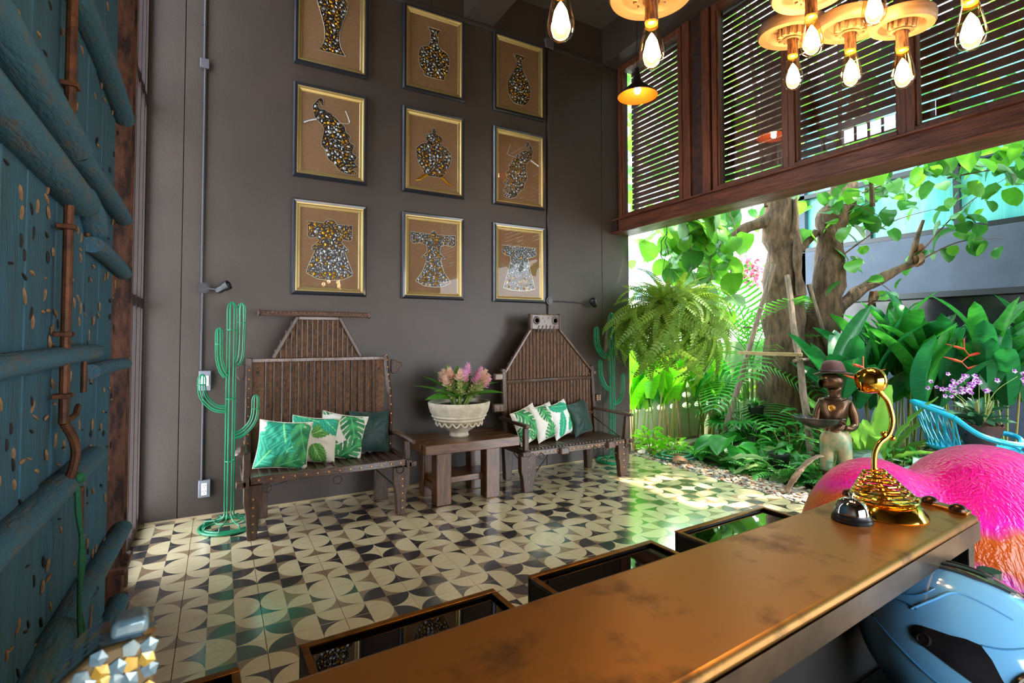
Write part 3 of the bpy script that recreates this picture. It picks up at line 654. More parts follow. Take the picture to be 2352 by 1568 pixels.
def edge2(z):  # half outline of the tall back
    if z <= 1.12: return 2.635 - (z - .4) * .03, 3.80 - (z - .4) * .08
    f = (z - 1.12) / (1.575 - 1.12); return 2.62 + f * (2.945 - 2.62), 3.745 - f * (3.745 - 3.315)
NB = 26
for k in range(NB):
    x = 2.625 + k * (3.785 - 2.625) / NB; w = (3.785 - 2.625) / NB; xc = x + w / 2
    zt = 1.57 if 2.945 < xc < 3.31 else (1.12 + (xc - 2.62) / .325 * .455 if xc < 2.945 else 1.12 + (3.745 - xc) / .43 * .455)
    if xc > 3.745: zt = 1.08
    MB().bx(x + .001, x + w - .001, yb - .001, yb + .014, .40, zt).obj('back_board', M['warmwood'], t, bevel=.002)
    MB().tube([(x, yb - .006, .40), (x, yb - .008, min(zt, 1.0)), (x, yb - .006, zt)] if zt > 1.01 else [(x, yb - .006, .4), (x, yb - .006, zt)], .0075, 6).obj('back_rib', M['oldwood'], t)
m = MB()
for z in (1.02, .62): m.tube([(2.625, yb - .008, z), (3.78, yb - .008, z + .01)], .022, 8)
m.obj('back_band', M['oldwood'], t)
for a, b in (((2.625, 1.12), (2.945, 1.585)), ((3.755, 1.12), (3.31, 1.585))): MB().beam((a[0], yb - .01, a[1]), (b[0], yb - .01, b[1]), .026, .036, up=(0, 1, 0)).obj('back_stile', M['oldwood_h'], t, bevel=.006)
p1 = MB().beam((2.635, yb - .01, .36), (2.605, yb - .01, 1.14), .045, .045, up=(0, 1, 0)).tube([(2.603, yb - .03, 1.14), (2.602, yb + .015, 1.14)], .026, 12).obj('side_post', M['oldwood'], t, bevel=.006)
p2 = MB().beam((3.81, yb - .01, .36), (3.765, yb - .01, 1.17), .04, .045, up=(0, 1, 0)).obj('side_post', M['oldwood'], t, bevel=.006)
for x0, x1, z0, z1 in ((2.495, 2.60, 1.045, 1.115), (2.485, 2.625, .71, .80), (3.785, 3.83, 1.06, 1.11), (3.82, 3.885, .75, .83)):
    e = MB().bx(x0, x1, yb - .035, yb + .02, z0, z1).obj('through_tenon', M['oldwood_h'], t, bevel=.012)
    if x1 - x0 > .06:
        m = MB(); studs(m, [((x0 + x1) / 2 + a * .022, yb - .036, (z0 + z1) / 2 + b * .022) for a in (-1, 1) for b in (-1, 0, 1)], .007); m.obj('stud', M['stud'], e)
hb = MB().bx(2.935, 3.325, yb - .03, yb + .012, 1.575, 1.745).obj('head_block', M['oldwood_h'], t, bevel=.01)
for x in (2.94, 3.315): MB().bx(x - .015, x + .015, yb - .04, yb + .014, 1.57, 1.752).obj('head_post', M['oldwood'], t, bevel=.008)
for x in (3.01, 3.25): MB().lathe([(.045, 0), (.04, .008), (.026, .010), (.022, .0), (0, 0)], 20, 0, frame((x, yb - .03, 1.675), (0, -1, 0))).obj('carved_eye', M['oldwood'], t)
m = MB(); studs(m, [(3.06, yb - .032, 1.735), (3.13, yb - .032, 1.735), (3.20, yb - .032, 1.735), (3.09, yb - .032, 1.70), (3.16, yb - .032, 1.70), (3.115, yb - .032, 1.665), (3.13, yb - .032, 1.63), (3.03, yb - .032, 1.60), (3.18, yb - .032, 1.60)], .008); m.obj('stud', M['stud'], hb)
for k in range(5): MB().beam((3.02 + k * .05, yb - .03, 1.545), (3.04 + k * .05, yb - .032, 1.62), .012, .014, up=(0, 1, 0)).obj('carved_claw', M['oldwood'], t, bevel=.004)
MB().beam((2.56, 4.80, .66), (2.62, 4.34, .625), .05, .034).obj('armrest', M['oldwood_h'], t, bevel=.008)
MB().beam((3.77, 4.80, .68), (3.945, 4.34, .642), .05, .03).obj('armrest', M['oldwood_h'], t, bevel=.008)
MB().beam((2.605, 4.37, .38), (2.605, 4.37, .612), .05, .045, up=(0, 1, 0)).obj('arm_post', M['oldwood'], t, bevel=.006)
MB().beam((3.86, 4.375, .36), (3.895, 4.375, .63), .05, .045, up=(0, 1, 0)).obj('arm_post', M['oldwood'], t, bevel=.006)
for x in (2.76, 3.42, 3.54, 3.85): iron_ring(t, x, 4.335, .36, .028)
for a, b in (((2.86, 4.35, .34), (2.70, 4.36, .16)), ((3.56, 4.36, .34), (3.75, 4.36, .24)), ((2.66, 4.82, .35), (2.78, 4.80, .2)), ((3.84, 4.42, .40), (3.77, 4.8, .58))): MB().cyl(a, b, .006, 6).obj('iron_brace', M['iron'], t)

# ---------------------------------------------------------------- side table with bowl of flowers
t = thing('side_table', 'chunky dark wooden side table between the two benches', 'table', (2.05, 4.6, 0))
m = MB()
for k in range(4): m = MB(); y0 = 4.30 + k * .145; m.bx(1.565, 2.50, y0 + .0008, y0 + .1442, .468, .556); m.obj('top_plank', M['tablewood'], t, bevel=.006)
for x0 in (1.685, 2.175):
    for y0 in (4.36, 4.70): MB().bx(x0, x0 + .145, y0, y0 + .13, 0, .468).obj('leg', M['tableleg'], t, bevel=.008)
MB().bx(1.72, 2.29, 4.44, 4.76, .165, .225).obj('shelf', M['tablewood'], t, bevel=.008)
for x0 in (1.70, 2.25): MB().bx(x0, x0 + .055, 4.49, 4.70, .10, .165).obj('rail', M['tablewood'], t, bevel=.006)
t = thing('stone_bowl', 'round weathered stone bowl with carved bands on the side table', 'bowl', (2.005, 4.6, .556))
prof = [(.0, 0), (.085, 0), (.095, .012), (.085, .035), (.088, .045), (.15, .085), (.205, .135), (.222, .150), (.245, .165), (.240, .178), (.262, .195), (.257, .208), (.276, .235), (.284, .262), (.290, .285), (.296, .318), (.288, .330), (.268, .328), (.255, .30), (.20, .29), (0, .285)]
bo = MB().lathe(prof, 48, 0, Matrix.Translation((2.005, 4.6, .556))).obj('bowl', M['stone'], t, smooth=50)
m = MB()
for k in range(18):
    a = 2 * PI * k / 18; n_ = 7
    m.tube([(2.005 + (.212 + .006) * math.cos(a + (j / n_ - .5) * .33), 4.6 + .218 * math.sin(a + (j / n_ - .5) * .33), .556 + .148 - .036 * math.sin(j / n_ * PI)) for j in range(n_ + 1)], .009, 6)
m.obj('carved_swag', M['stone'], bo)
MB().lathe([(0, .296), (.245, .294)], 32, 0, Matrix.Translation((2.005, 4.6, .556))).obj('water', M['soil'], t)
M['siamleaf'] = mat('bouquet_leaf', '#5f9a35', .42, col2='#3f7a26', scale=3, tl=.3)
M['stem'] = mat('flower_stem', '#86a85a', .5, tl=.1)
M['bract'] = mat('green_bract', '#a9b070', .5, col2='#8a9a4c', scale=20, tl=.3)
M['pinkp'] = mat('pink_petal', '#f0c4d6', .5, col2='#d79abf', scale=16, tl=.35)
M['creamp'] = mat('cream_petal', '#e6cdb8', .5, col2='#cfae96', scale=18, tl=.35)
def leaf_mesh(name, m_, L=1, W=.3, droop=.3, fold=.25, nl=8, prof=None, wave=0, tip=1.0, th=0):
    """blade from origin along +Y, arching down in -Z; W = full width"""
    mb = MB(); vs = []; fs = []
    pr = prof or (lambda u: math.sin(PI * min(1, u ** .75)) ** .8)
    for i in range(nl + 1):
        u = i / nl; a = droop * u; y = L * (math.sin(a) / a if a > 1e-4 else 1) * u; z = -L * u * (1 - math.cos(a)) / a if a > 1e-4 else 0
        w = max(.002, W / 2 * pr(u)); wv = wave * math.sin(u * 38) * w
        for k in (-1, -.5, 0, .5, 1): vs.append((k * w, y, z + abs(k) * w * fold + (wv * k * k if k else 0)))
    for i in range(nl):
        for k in range(4): fs.append((i * 5 + k, i * 5 + k + 1, (i + 1) * 5 + k + 1, (i + 1) * 5 + k))
    return mb.add(vs, fs).mesh(name, m_, 60)
def aim(p, d, roll=0, s=1):
    """matrix placing +Y along d, +Z as up as possible"""
    d = Vector(d).normalized(); x = d.cross(Vector((0, 0, 1))); x = x.normalized() if x.length > 1e-3 else Vector((1, 0, 0)); z = x.cross(d)
    m = Matrix((x, d, z)).transposed().to_4x4() @ Matrix.Rotation(roll, 4, 'Y')
    s = s if isinstance(s, (tuple, list)) else (s, s, s)
    m = m @ Matrix.Diagonal((*s, 1)); m.translation = Vector(p); return m
fl_l = leaf_mesh('leaf', M['siamleaf'], .44, .15, .5, .3, 9)
b0 = Vector((2.005, 4.6, .885)); rr = random.Random(3)
t = thing('flower_bouquet', 'bunch of pink and cream turmeric flowers with long leaves in stone bowl', 'flowers', tuple(b0))
for k, (a, e, s_) in enumerate(((178, 24, 1.0), (165, 42, .95), (200, 5, .8), (150, 60, .8), (215, 22, .8), (5, 22, 1.05), (-8, 8, 1.0), (12, 38, .9), (30, 62, .75), (-25, 10, .9), (235, 25, .7), (300, 20, .7), (120, 72, .85), (70, 75, .8), (95, 45, .9), (270, 55, .55))):
    a_, e_ = math.radians(a + rr.uniform(-4, 4)), math.radians(e)
    e_ = e_ * .85 + .22; d = Vector((math.cos(a_) * math.cos(e_), math.sin(a_) * math.cos(e_), math.sin(e_)))
    inst('leaf', fl_l, t, aim(b0 + Vector((d.x * .05, d.y * .05, .02)), d, rr.uniform(-.5, .5), s_))
hd = MB()
for j in range(5):
    z = j * .021; r_ = .019 - j * .001
    for k in range(5):
        a = 2 * PI * (k + .5 * (j % 2)) / 5
        hd.add([(r_ * .6 * math.cos(a - .5), r_ * .6 * math.sin(a - .5), z), (r_ * .6 * math.cos(a + .5), r_ * .6 * math.sin(a + .5), z), (r_ * 1.5 * math.cos(a), r_ * 1.5 * math.sin(a), z + .020), (0, 0, z + .02)], [(0, 1, 2), (0, 2, 3), (2, 1, 3)])
hd.cyl((0, 0, -.16), (0, 0, .1), .005, 6)
gh = hd.mesh('green', M['bract'], 0)
def crown(m_):
    c = MB()
    for j in range(5):
        z = .095 + j * .014; r_ = .030 - j * .0045
        for k in range(7):
            a = 2 * PI * (k + .5 * (j % 2)) / 7
            c.add([(.006 * math.cos(a - .6), .006 * math.sin(a - .6), z), (r_ * math.cos(a - .3), r_ * math.sin(a - .3), z + .014), (r_ * 1.25 * math.cos(a), r_ * 1.25 * math.sin(a), z + .022), (r_ * math.cos(a + .3), r_ * math.sin(a + .3), z + .014), (.006 * math.cos(a + .6), .006 * math.sin(a + .6), z)], [(0, 1, 2), (0, 2, 4), (4, 2, 3)])
    return c.mesh('crown', m_, 0)
cp, cc = crown(M['pinkp']), crown(M['creamp'])
for k in range(27):
    a = rr.uniform(0, 2 * PI); q = math.sqrt(rr.uniform(0, 1)) * .15
    tgt = Vector((2.005 + q * 1.35 * math.cos(a) + .02, 4.6 + q * math.sin(a) - .02, 1.10 + rr.uniform(-.04, .05) - q * .45)); base = b0 + Vector((q * .5 * math.cos(a), q * .5 * math.sin(a), -.02))
    d = (tgt - base).normalized(); T = frame(tgt - d * .12, d) @ Matrix.Scale(1.5, 4)
    o = inst('flower_head', gh, t, T); c_ = bpy.data.objects.new('petals', cp if tgt.x > 1.99 and k % 4 else cc); C.objects.link(c_); c_.parent = o
    MB().cyl(base - Vector((0, 0, .02)), tgt - d * .1, .005, 6).obj('stem', M['stem'], t)

# ---------------------------------------------------------------- printed cushions
def seg_leaf(px_, py_, lf):
    cx, cy, an, L, W, kind = lf; c, s_ = math.cos(an), math.sin(an); dx, dy = px_ - cx, py_ - cy
    a = (dx * c + dy * s_) / L; b = (-dx * s_ + dy * c)
    if not 0 < a < 1: return None
    hw = W * math.sin(PI * a ** .7) ** .6; q = abs(b) / max(hw, 1e-4)
    if kind == 'm':
        fr_ = (a * 6.5 - q * 1.3 + (0.5 if b > 0 else 0)) % 1
        if q > 1: return None
        if q > .32 and fr_ < .26 * min(1, q * 1.4): return None
        v = .5 + .5 * math.sin(a * 19 - q * 4)
        return (.01 + .05 * v, .16 + .22 * v * (1 - q * .5), .05 + .04 * v) if q > .05 else (.12, .45, .2)
    if q > 1 + .06 * math.sin(a * 60): return None
    v = .5 + .5 * math.sin(a * 75 - q * 14 + math.sin(a * 31) * 2)
    if kind == 'b':
        return (.01 + .03 * v, .22 + .26 * v, .12 + .16 * v) if q > .05 else (.22, .8, .3)
    return (.03 + .16 * v, .15 + .32 * v, .03 + .05 * v) if q > .05 else (.4, .65, .2)
def pillow(T, w_, h_, th, label, base, leaves, seed, mname, tilt=0, piping=None, group='printed and velvet cushions on the benches'):
    n = 66; rr = random.Random(seed); off = Vector((rr.uniform(-9, 9), rr.uniform(-9, 9), seed))
    mb = MB(); cols = []
    def P(u, v, s_):
        e = (1 - abs(u) ** 3.2) * (1 - abs(v) ** 3.2); z = s_ * th / 2 * max(0, e) ** .5
        x = u * w_ / 2 * (1 - .085 * (1 - v * v)); y = v * h_ / 2 * (1 - .085 * (1 - u * u))
        q = noise.noise(Vector((x * 7, y * 7, s_)) + off) * .012 * max(0, e) ** .3
        r = math.atan2(v, u); q += .006 * math.sin(r * 9 + seed) * max(0, e) ** .3 * math.hypot(u, v)
        q -= .03 * math.exp(-((u - .2) ** 2 + (v - 1) ** 2) * 6) * (s_ > 0)
        return (x, y, z + q)
    for s_ in (1, -1):
        b = len(mb.v); N = n if s_ > 0 else 20
        vs = [P(-1 + 2 * i / N, -1 + 2 * j / N, s_) for j in range(N + 1) for i in range(N + 1)]
        fs = [(j * (N + 1) + i, j * (N + 1) + i + 1, (j + 1) * (N + 1) + i + 1, (j + 1) * (N + 1) + i) for j in range(N) for i in range(N)]
        if s_ < 0: fs = [f[::-1] for f in fs]
        mb.add(vs, fs)
        for p in vs:
            c = base
            for lf in leaves:
                r_ = seg_leaf(p[0] / w_, p[1] / w_, lf)
                if r_: c = r_
            cols.append(c)
    mb.v = [tuple(T @ Vector(p)) for p in mb.v]
    o = thing('cushion', label, 'cushion', tuple(T.translation), 0, group)
    cv = mb.obj('cover', M[mname], o, smooth=80)
    if leaves:
        ca = cv.data.color_attributes.new('print', 'FLOAT_COLOR', 'POINT')
        for i, c in enumerate(cols): ca.data[i].color = (*c, 1)
    if piping:
        ed = []
        N = 16
        for (f0, f1) in (((-1, -1), (1, -1)), ((1, -1), (1, 1)), ((1, 1), (-1, 1)), ((-1, 1), (-1, -1))):
            for i in range(N): u = f0[0] + (f1[0] - f0[0]) * i / N; v = f0[1] + (f1[1] - f0[1]) * i / N; ed.append(T @ Vector(P(u, v, 0)))
        MB().tube(ed, .0035, 5, closed=True).obj('piping', M[piping], o)
    return o
M['print'] = mat('printed_cotton', '#ffffff', .75, attr='print', bump=.15, bs=120, scale=9)
M['velvet'] = mat('green_velvet', '#0c3a31', .6, col2='#08261f', scale=5, bump=.35, bs=12)
M['velvet'].node_tree.nodes['Principled BSDF'].inputs['Sheen Weight'].default_value = .2
M['piping'] = mat('cream_piping', '#e2d3bd', .7)
def PT(x, y, z, lean, yaw, roll):  # stands on its edge, face towards -Y, leaning back
    return Matrix.Translation((x, y, z)) @ Matrix.Rotation(yaw, 4, 'Z') @ Matrix.Rotation(PI / 2 - lean, 4, 'X') @ Matrix.Rotation(roll, 4, 'Z')
CR = (.74, .66, .56)
pillow(PT(.46, 4.56, .635, .22, -.22, -.10), .40, .38, .15, 'cushion covered in teal banana leaves, leftmost on the left bench', CR, [(-.55, .1, -.5, 1.1, .34, 'b'), (-.5, -.5, .9, 1.2, .3, 'b'), (-.1, .62, -1.3, 1.0, .36, 'b'), (.1, -.1, .6, .8, .24, 'b'), (-.15, -.45, .35, .75, .2, 'm'), (.25, .5, -1.3, .9, .2, 'm')], 1, 'print', piping='piping')
pillow(PT(.70, 4.64, .64, .2, -.18, -.12), .38, .38, .15, 'cream cushion with scattered green leaf sprays, second on left bench', (.74, .64, .52), [(-.5, .5, -.2, .8, .2, 'b'), (-.05, .1, .5, .7, .16, 'g'), (-.4, -.1, -1.1, .6, .16, 'g'), (0, -.1, -1.0, .55, .17, 'g'), (.1, .5, -.7, .6, .17, 'b'), (-.45, .2, .2, .4, .12, 'g')], 2, 'print', piping='piping')
pillow(PT(.94, 4.70, .635, .2, -.12, -.20), .39, .39, .15, 'white cushion with split monstera leaves, third on left bench', (.78, .72, .64), [(.08, .55, -1.25, .75, .27, 'm'), (-.6, -.2, -.1, .62, .22, 'm'), (-.05, -.52, .75, .75, .24, 'm'), (-.62, .55, .2, .5, .18, 'm')], 3, 'print', piping='piping')
pillow(PT(1.19, 4.74, .645, .22, .05, -.06), .37, .38, .14, 'dark green velvet cushion at right end of left bench', CR, [], 4, 'velvet')
pillow(PT(2.76, 4.60, .595, .25, .30, .22), .37, .36, .13, 'white monstera cushion leaning behind the right bench armrest', (.78, .72, .64), [(-.3, .55, -1.0, .9, .26, 'm'), (0, -.5, 1.3, .6, .22, 'm'), (-.55, -.1, -.3, .5, .2, 'm')], 5, 'print', piping='piping')
pillow(PT(2.98, 4.62, .605, .25, .32, .10), .34, .37, .13, 'white cushion with two big monstera leaves, second on right bench', (.78, .72, .64), [(-.05, .6, -1.45, .65, .3, 'm'), (.0, -.6, 1.4, .62, .28, 'm')], 6, 'print', piping='piping')
pillow(PT(3.21, 4.66, .61, .25, .34, .16), .34, .37, .13, 'cushion with teal banana leaves on white, third on right bench', (.8, .78, .74), [(-.45, .5, -.2, .9, .2, 'b'), (-.3, -.5, 1.2, .9, .16, 'b'), (.1, -.4, .9, .8, .14, 'b'), (.4, .3, -1.6, .8, .1, 'g')], 7, 'print', piping='piping')
pillow(PT(3.50, 4.70, .60, .25, .30, .12), .34, .37, .13, 'teal velvet cushion at right end of right bench', CR, [], 8, 'velvet')
# ---------------------------------------------------------------- reception counter
EA = math.radians(2.9); ED = Vector((math.cos(EA), math.sin(EA), 0))
t = thing('reception_counter', 'long copper-clad reception counter running across the foreground', 'counter', (.6, .62, 0))
top = [(-.75, .37), (.0, .44), (.524, .48), (.751, .498), (1.2, .533), (1.638, .567), (1.662, .69), (1.628, .832), (1.55, .826), (1.321, .802), (.9, .781), (.498, .761), (.083, .738), (-.75, .70)]
MB().prism(top, .993, 1.06).obj('counter_top', M['copper'], t, bevel=.011, seg=3)
m = MB().add([(-.75, .369, 1.0), (1.638, .5655, 1.0), (1.638, .5655, 1.046), (-.75, .369, 1.046)], [(0, 1, 2, 3)]); m.obj('front_edge', M['copper_side'], t, smooth=0)
strip = MB().prism([(1.60, .578), (1.638, .581), (1.656, .69), (1.625, .815), (1.585, .812), (1.618, .69)], 1.058, 1.068).obj('end_strip', M['copper'], t, bevel=.003)
for x, y in ((1.612, .60), (1.628, .665), (1.622, .765), (1.597, .80), (1.535, .815)):
    MB().lathe([(.0185, 0), (.0185, .004), (.016, .010), (.010, .0145), (0, .016)], 20, 0, Matrix.Translation((x, y, 1.066 if x > 1.56 else 1.059))).obj('dome_bolt', M['bolt'], t)
MB().prism([(-.72, .60), (1.60, .71), (1.60, .74), (-.72, .63)], 0, .992).obj('front_panel', M['darkin'], t)
MB().prism([(1.60, .575), (1.632, .575), (1.632, .80), (1.60, .80)], 0, .992).obj('end_panel', M['boxsteel'], t, bevel=.004)
MB().prism([(-.72, .17), (1.585, .27), (1.585, .70), (-.72, .60)], .66, .69).obj('work_shelf', M['darkin'], t, bevel=.004)
for x in (-.70, .35): MB().bx(x, x + .03, .25, .60, 0, .992).obj('divider', M['darkin'], t)
MB().bx(1.54, 1.58, .28, .32, 0, .66).obj('leg', M['boxsteel'], t, bevel=.004)
# steel troughs standing along the visitor side, each with black glass set just below its rim
for i, (x0, x1) in enumerate(((-.37, .052), (.15, .562), (.661, 1.075), (1.183, 1.61))):
    yf = 1.036 + x0 * .064; y0 = yf - .31
    T = Matrix.Translation((x0, y0, 0)) @ Matrix.Rotation(EA * .85, 4, 'Z'); W_ = x1 - x0
    lab = ('black steel trough, leftmost, only its rim corner showing by the floor tiles', 'black steel trough with glass reflecting the pictures, second from left', 'black steel trough with glass reflecting the louvres, third from left', 'black steel trough with glass reflecting the garden, farthest right')[i]
    b = thing('steel_trough', lab, 'trough', (x0, y0, 0), 0, 'steel troughs along the counter')
    m = MB(); w_ = .012
    for q in ((0, W_, .31 - w_, .31), (0, w_, 0, .31 - w_), (W_ - w_, W_, 0, .31 - w_), (w_, W_ - w_, 0, w_)): m.bx(q[0], q[1], q[2], q[3], 0, .927, 0, T)
    m.obj('side_walls', M['boxsteel'], b, bevel=.002)
    m = MB(); w_ = .014
    for q in ((0, W_, .31 - w_, .312), (0, w_, 0, .31 - w_), (W_ - w_, W_, 0, .31 - w_)): m.bx(q[0], q[1], q[2], q[3], .927, .9315, 0, T)
    m.obj('rim', M['rim'], b, bevel=.0015)
    MB().bx(.012, W_ - .012, .012, .298, .908, .9225, 0, T).obj('black_glass', M['blackglass'], b, smooth=0)
# ---------------------------------------------------------------- bell, lamp
t = thing('service_bell', 'small chrome service bell with black base on the counter', 'bell', (1.325, .70, 1.06))
MB().lathe([(0, 0), (.043, 0), (.0435, .004), (.041, .008), (.042, .011), (.039, .015), (.038, .019), (0, .02)], 40, 0, Matrix.Translation((1.325, .70, 1.06))).obj('base', M['blackp'], t)
MB().lathe([(.037, .019), (.037, .023), (.0345, .034), (.029, .045), (.018, .052), (.006, .0545), (0, .055)], 40, 0, Matrix.Translation((1.325, .70, 1.06)), cap=False).obj('dome', M['chrome'], t)
MB().lathe([(0, .05), (.003, .05), (.003, .060), (.0065, .0605), (.0065, .066), (0, .0675)], 20, 0, Matrix.Translation((1.325, .70, 1.06))).obj('plunger', M['chrome'], t)
lx, ly = 1.452, .688
t = thing('desk_lamp', 'polished gold desk lamp with coiled spring base and egg-shaped head', 'lamp', (lx, ly, 1.06))
MB().lathe([(0, 0), (.086, 0), (.088, .003), (.085, .010), (.076, .024), (.068, .032), (.050, .036), (.02, .038), (0, .038)], 56, 0, Matrix.Translation((lx, ly, 1.06))).obj('base', M['brass'], t)
sd = Vector((.872, -.49, 0))  # the arm bends in this vertical plane
pts = []
for k in range(8 * 28 + 1):
    u = k / (8 * 28); a = 2 * PI * 8 * u; r = .077 - u * .054; pts.append(Vector((lx + r * math.cos(a), ly + r * math.sin(a), 1.06 + .034 + u * .072)) - sd * .024 * u)
MB().tube(pts, .0026, 7).obj('coil_spring', M['brass'], t)
def LP(a, z): return Vector((lx, ly, 0)) + sd * a + Vector((0, 0, z))
MB().cyl(LP(-.0, 1.097), LP(-.022, 1.155), .006, 12).lathe([(.0, .0), (.016, 0), (.014, .006), (0, .008)], 16, 0, Matrix.Translation((lx, ly, 1.096))).obj('stem_foot', M['brassd'], t)
arm = spline([LP(-.024, 1.150), LP(-.025, 1.184), LP(-.0216, 1.212), LP(-.010, 1.234), LP(.010, 1.251), LP(.0205, 1.272), LP(.0227, 1.294), LP(.018, 1.319), LP(.010, 1.341), LP(-.001, 1.354), LP(-.010, 1.366)], 5)
MB().tube(arm, .0062, 12).cyl(LP(-.024, 1.140), LP(-.024, 1.172), .0082, 12).obj('arm', M['brass'], t)
m = MB()
for a, z, s_ in ((.022, 1.246, 1), (.000, 1.256, -.6), (-.006, 1.156, 1)): m.ball(tuple(LP(a, z)), .0068, 12, 8).cyl(LP(a, z), LP(a - .015 * s_, z + .003), .003, 8)
m.obj('joint_screw', M['brassd'], t)
m = MB().cyl(LP(-.004, 1.357), LP(-.012, 1.367), .0075, 12).cyl(LP(-.010, 1.365), LP(-.020, 1.377), .0105, 16).obj('neck', M['brassd'], t)
hp = LP(-.031, 1.389)
T = frame(hp, (-.62, .74, -.22))
sh = MB().lathe([(0, -.037), (.010, -.036), (.022, -.030), (.030, -.018), (.0325, -.004), (.031, .010), (.026, .022), (.022, .027)], 40, 0, T, cap=False).obj('shade', M['brass'], t)
MB().tube([T @ Vector((.022 * math.cos(2 * PI * k / 30), .022 * math.sin(2 * PI * k / 30), .027)) for k in range(30)], .0015, 6, closed=True).obj('shade_rim', M['brassd'], sh)

# ---------------------------------------------------------------- helmet under the counter
M['helmet'] = mat('light_blue_shell', '#74bcf0', .1, coat=1); M['hblack'] = mat('helmet_black', '#101218', .22, coat=.4)
M['hsmoke'] = mat('smoked_vent', '#3b2c22', .08, coat=1); M['visor'] = mat('smoked_visor', '#6d6260', .06, coat=1, spec=.8); M['yellow'] = mat('yellow_edge', '#e3c400', .4)
hc = Vector((1.3847, .5069, .8363)); fx = Vector((.36, -.93, 0)).normalized(); tl_ = math.radians(24)
fw = fx * math.cos(tl_) - Vector((0, 0, 1)) * math.sin(tl_); lat = Vector((-.90, -.31, .44)); lat = (lat - fw * lat.dot(fw)).normalized(); upv = lat.cross(fw)
t = thing('motorcycle_helmet', 'light blue full-face motorcycle helmet tucked under the counter end', 'helmet', (hc.x, hc.y, .69))
tri = [(-.098, -.020), (-.095, -.008), (-.084, -.001), (-.010, .021), (.066, -.043), (-.048, -.037), (-.088, -.027)]
HA, HB, HC = .200, .140, .158
def hy(x, z): return HB * math.sqrt(max(0, 1 - (x / HA) ** 2 - (z / HC) ** 2))
def HP(x, y, z): return hc + fw * x + lat * y + upv * z
def HN(x, y, z): return (fw * (x / HA ** 2) + lat * (y / HB ** 2) + upv * (z / HC ** 2)).normalized()
def hs(px_, py_):  # shell side coordinates
    dx, dy = (px_ - 2200) / 1068, (1480 - py_) / 1068
    return dx * .906 - dy * .423, dx * .423 + dy * .906
shell = MB(); NL, NM = 96, 64; vs = []; fs = []
for j_ in range(NM + 1):
    a = -PI / 2 + PI * j_ / NM
    for k in range(NL): b = 2 * PI * k / NL; vs.append(HP(HA * math.cos(a) * math.cos(b), HB * math.cos(a) * math.sin(b), HC * math.sin(a)))
for j_ in range(NM):
    for k in range(NL): fs.append((j_ * NL + k, j_ * NL + (k + 1) % NL, (j_ + 1) * NL + (k + 1) % NL, (j_ + 1) * NL + k))
shell.add(vs, fs).obj('shell', M['helmet'], t, smooth=60)
def patch(name, poly, m_, off, top=False, par=None):
    n = 8; P = []
    for i in range(len(poly)):
        a, b = poly[i], poly[(i + 1) % len(poly)]
        P += [(a[0] + (b[0] - a[0]) * k / n, a[1] + (b[1] - a[1]) * k / n) for k in range(n)]
    cx = sum(p[0] for p in P) / len(P); cz = sum(p[1] for p in P) / len(P); vs = []; N = len(P)
    for r in (1.0, 1.0, .9, .7, .45, .2, .02):
        o_ = off if len(vs) >= N else -.001
        for u, v in P:
            u = cx + (u - cx) * r; v = cz + (v - cz) * r
            if top: p = (u, v, HC * math.sqrt(max(0, 1 - (u / HA) ** 2 - (v / HB) ** 2)))
            else: p = (u, hy(u, v), v)
            vs.append(HP(*p) + HN(*p) * o_)
    fs = [(r * N + k, r * N + (k + 1) % N, (r + 1) * N + (k + 1) % N, (r + 1) * N + k) for r in range(6) for k in range(N)]
    return MB().add(vs, fs).obj(name, m_, par or t, smooth=50)
patch('side_panel', smooth_poly([hs(*p) for p in ((2084, 1458), (2090, 1446), (2106, 1442), (2150, 1447), (2198, 1452), (2225, 1502), (2249, 1560), (2180, 1524), (2125, 1492), (2094, 1472))], 2), M['hblack'], .0015)
for s_ in (-1, 1): pass
patch('rear_panel', [hs(*p) for p in ((1998, 1402), (2014, 1398), (2018, 1425), (2022, 1450), (2008, 1432))], M['hblack'], .0012)
patch('top_vent', [(-.145, .018), (-.130, .052), (-.05, .066), (.012, .056), (.030, .030), (.012, .0), (-.05, -.010), (-.135, .0)], M['hsmoke'], .006, True)
for y_ in (.016, .042): patch('vent_slot', [(-.10, y_ - .006), (-.10, y_ + .006), (-.03, y_ + .009), (-.02, y_), (-.03, y_ - .009)], M['blackp'], .0085, True)
def seam(pts, r=.0016, m_='hseam'): MB().tube([HP(u, hy(u, v), v) + HN(u, hy(u, v), v) * .0005 for u, v in [(q.x, q.y) for q in spline([(*hs(*p), 0) for p in pts], 5)]], r, 6).obj('shell_seam', M[m_], t)
M['hseam'] = mat('helmet_seam', '#3f86ba', .2, coat=1)
seam([(2200, 1452), (2235, 1450), (2275, 1438), (2310, 1418), (2335, 1392)]); seam([(2024, 1452), (2070, 1500), (2120, 1540), (2180, 1572), (2230, 1590)]); seam([(2030, 1405), (2075, 1402), (2100, 1412)]); seam([(2090, 1413), (2130, 1385), (2170, 1362), (2215, 1372), (2260, 1392)], .0022, 'helmet'); seam([(2040, 1392), (2100, 1384), (2135, 1362)])
vs = []; nz_, nf = 22, 48
for i in range(nz_ + 1):
    z = -.105 + .175 * i / nz_; k_ = math.sqrt(max(0, 1 - (z / HC) ** 2)); bd = .050 + .045 * max(0, z / .07) ** 1.4 if z > 0 else .050 + .35 * max(0, -z - .02)
    fm_x = math.acos(min(.98, bd / (HA * k_)))
    for j_ in range(nf + 1):
        a = -fm_x + 2 * fm_x * j_ / nf; p = (HA * k_ * math.cos(a), HB * k_ * math.sin(a), z); vs.append(HP(*p) + HN(*p) * .004)
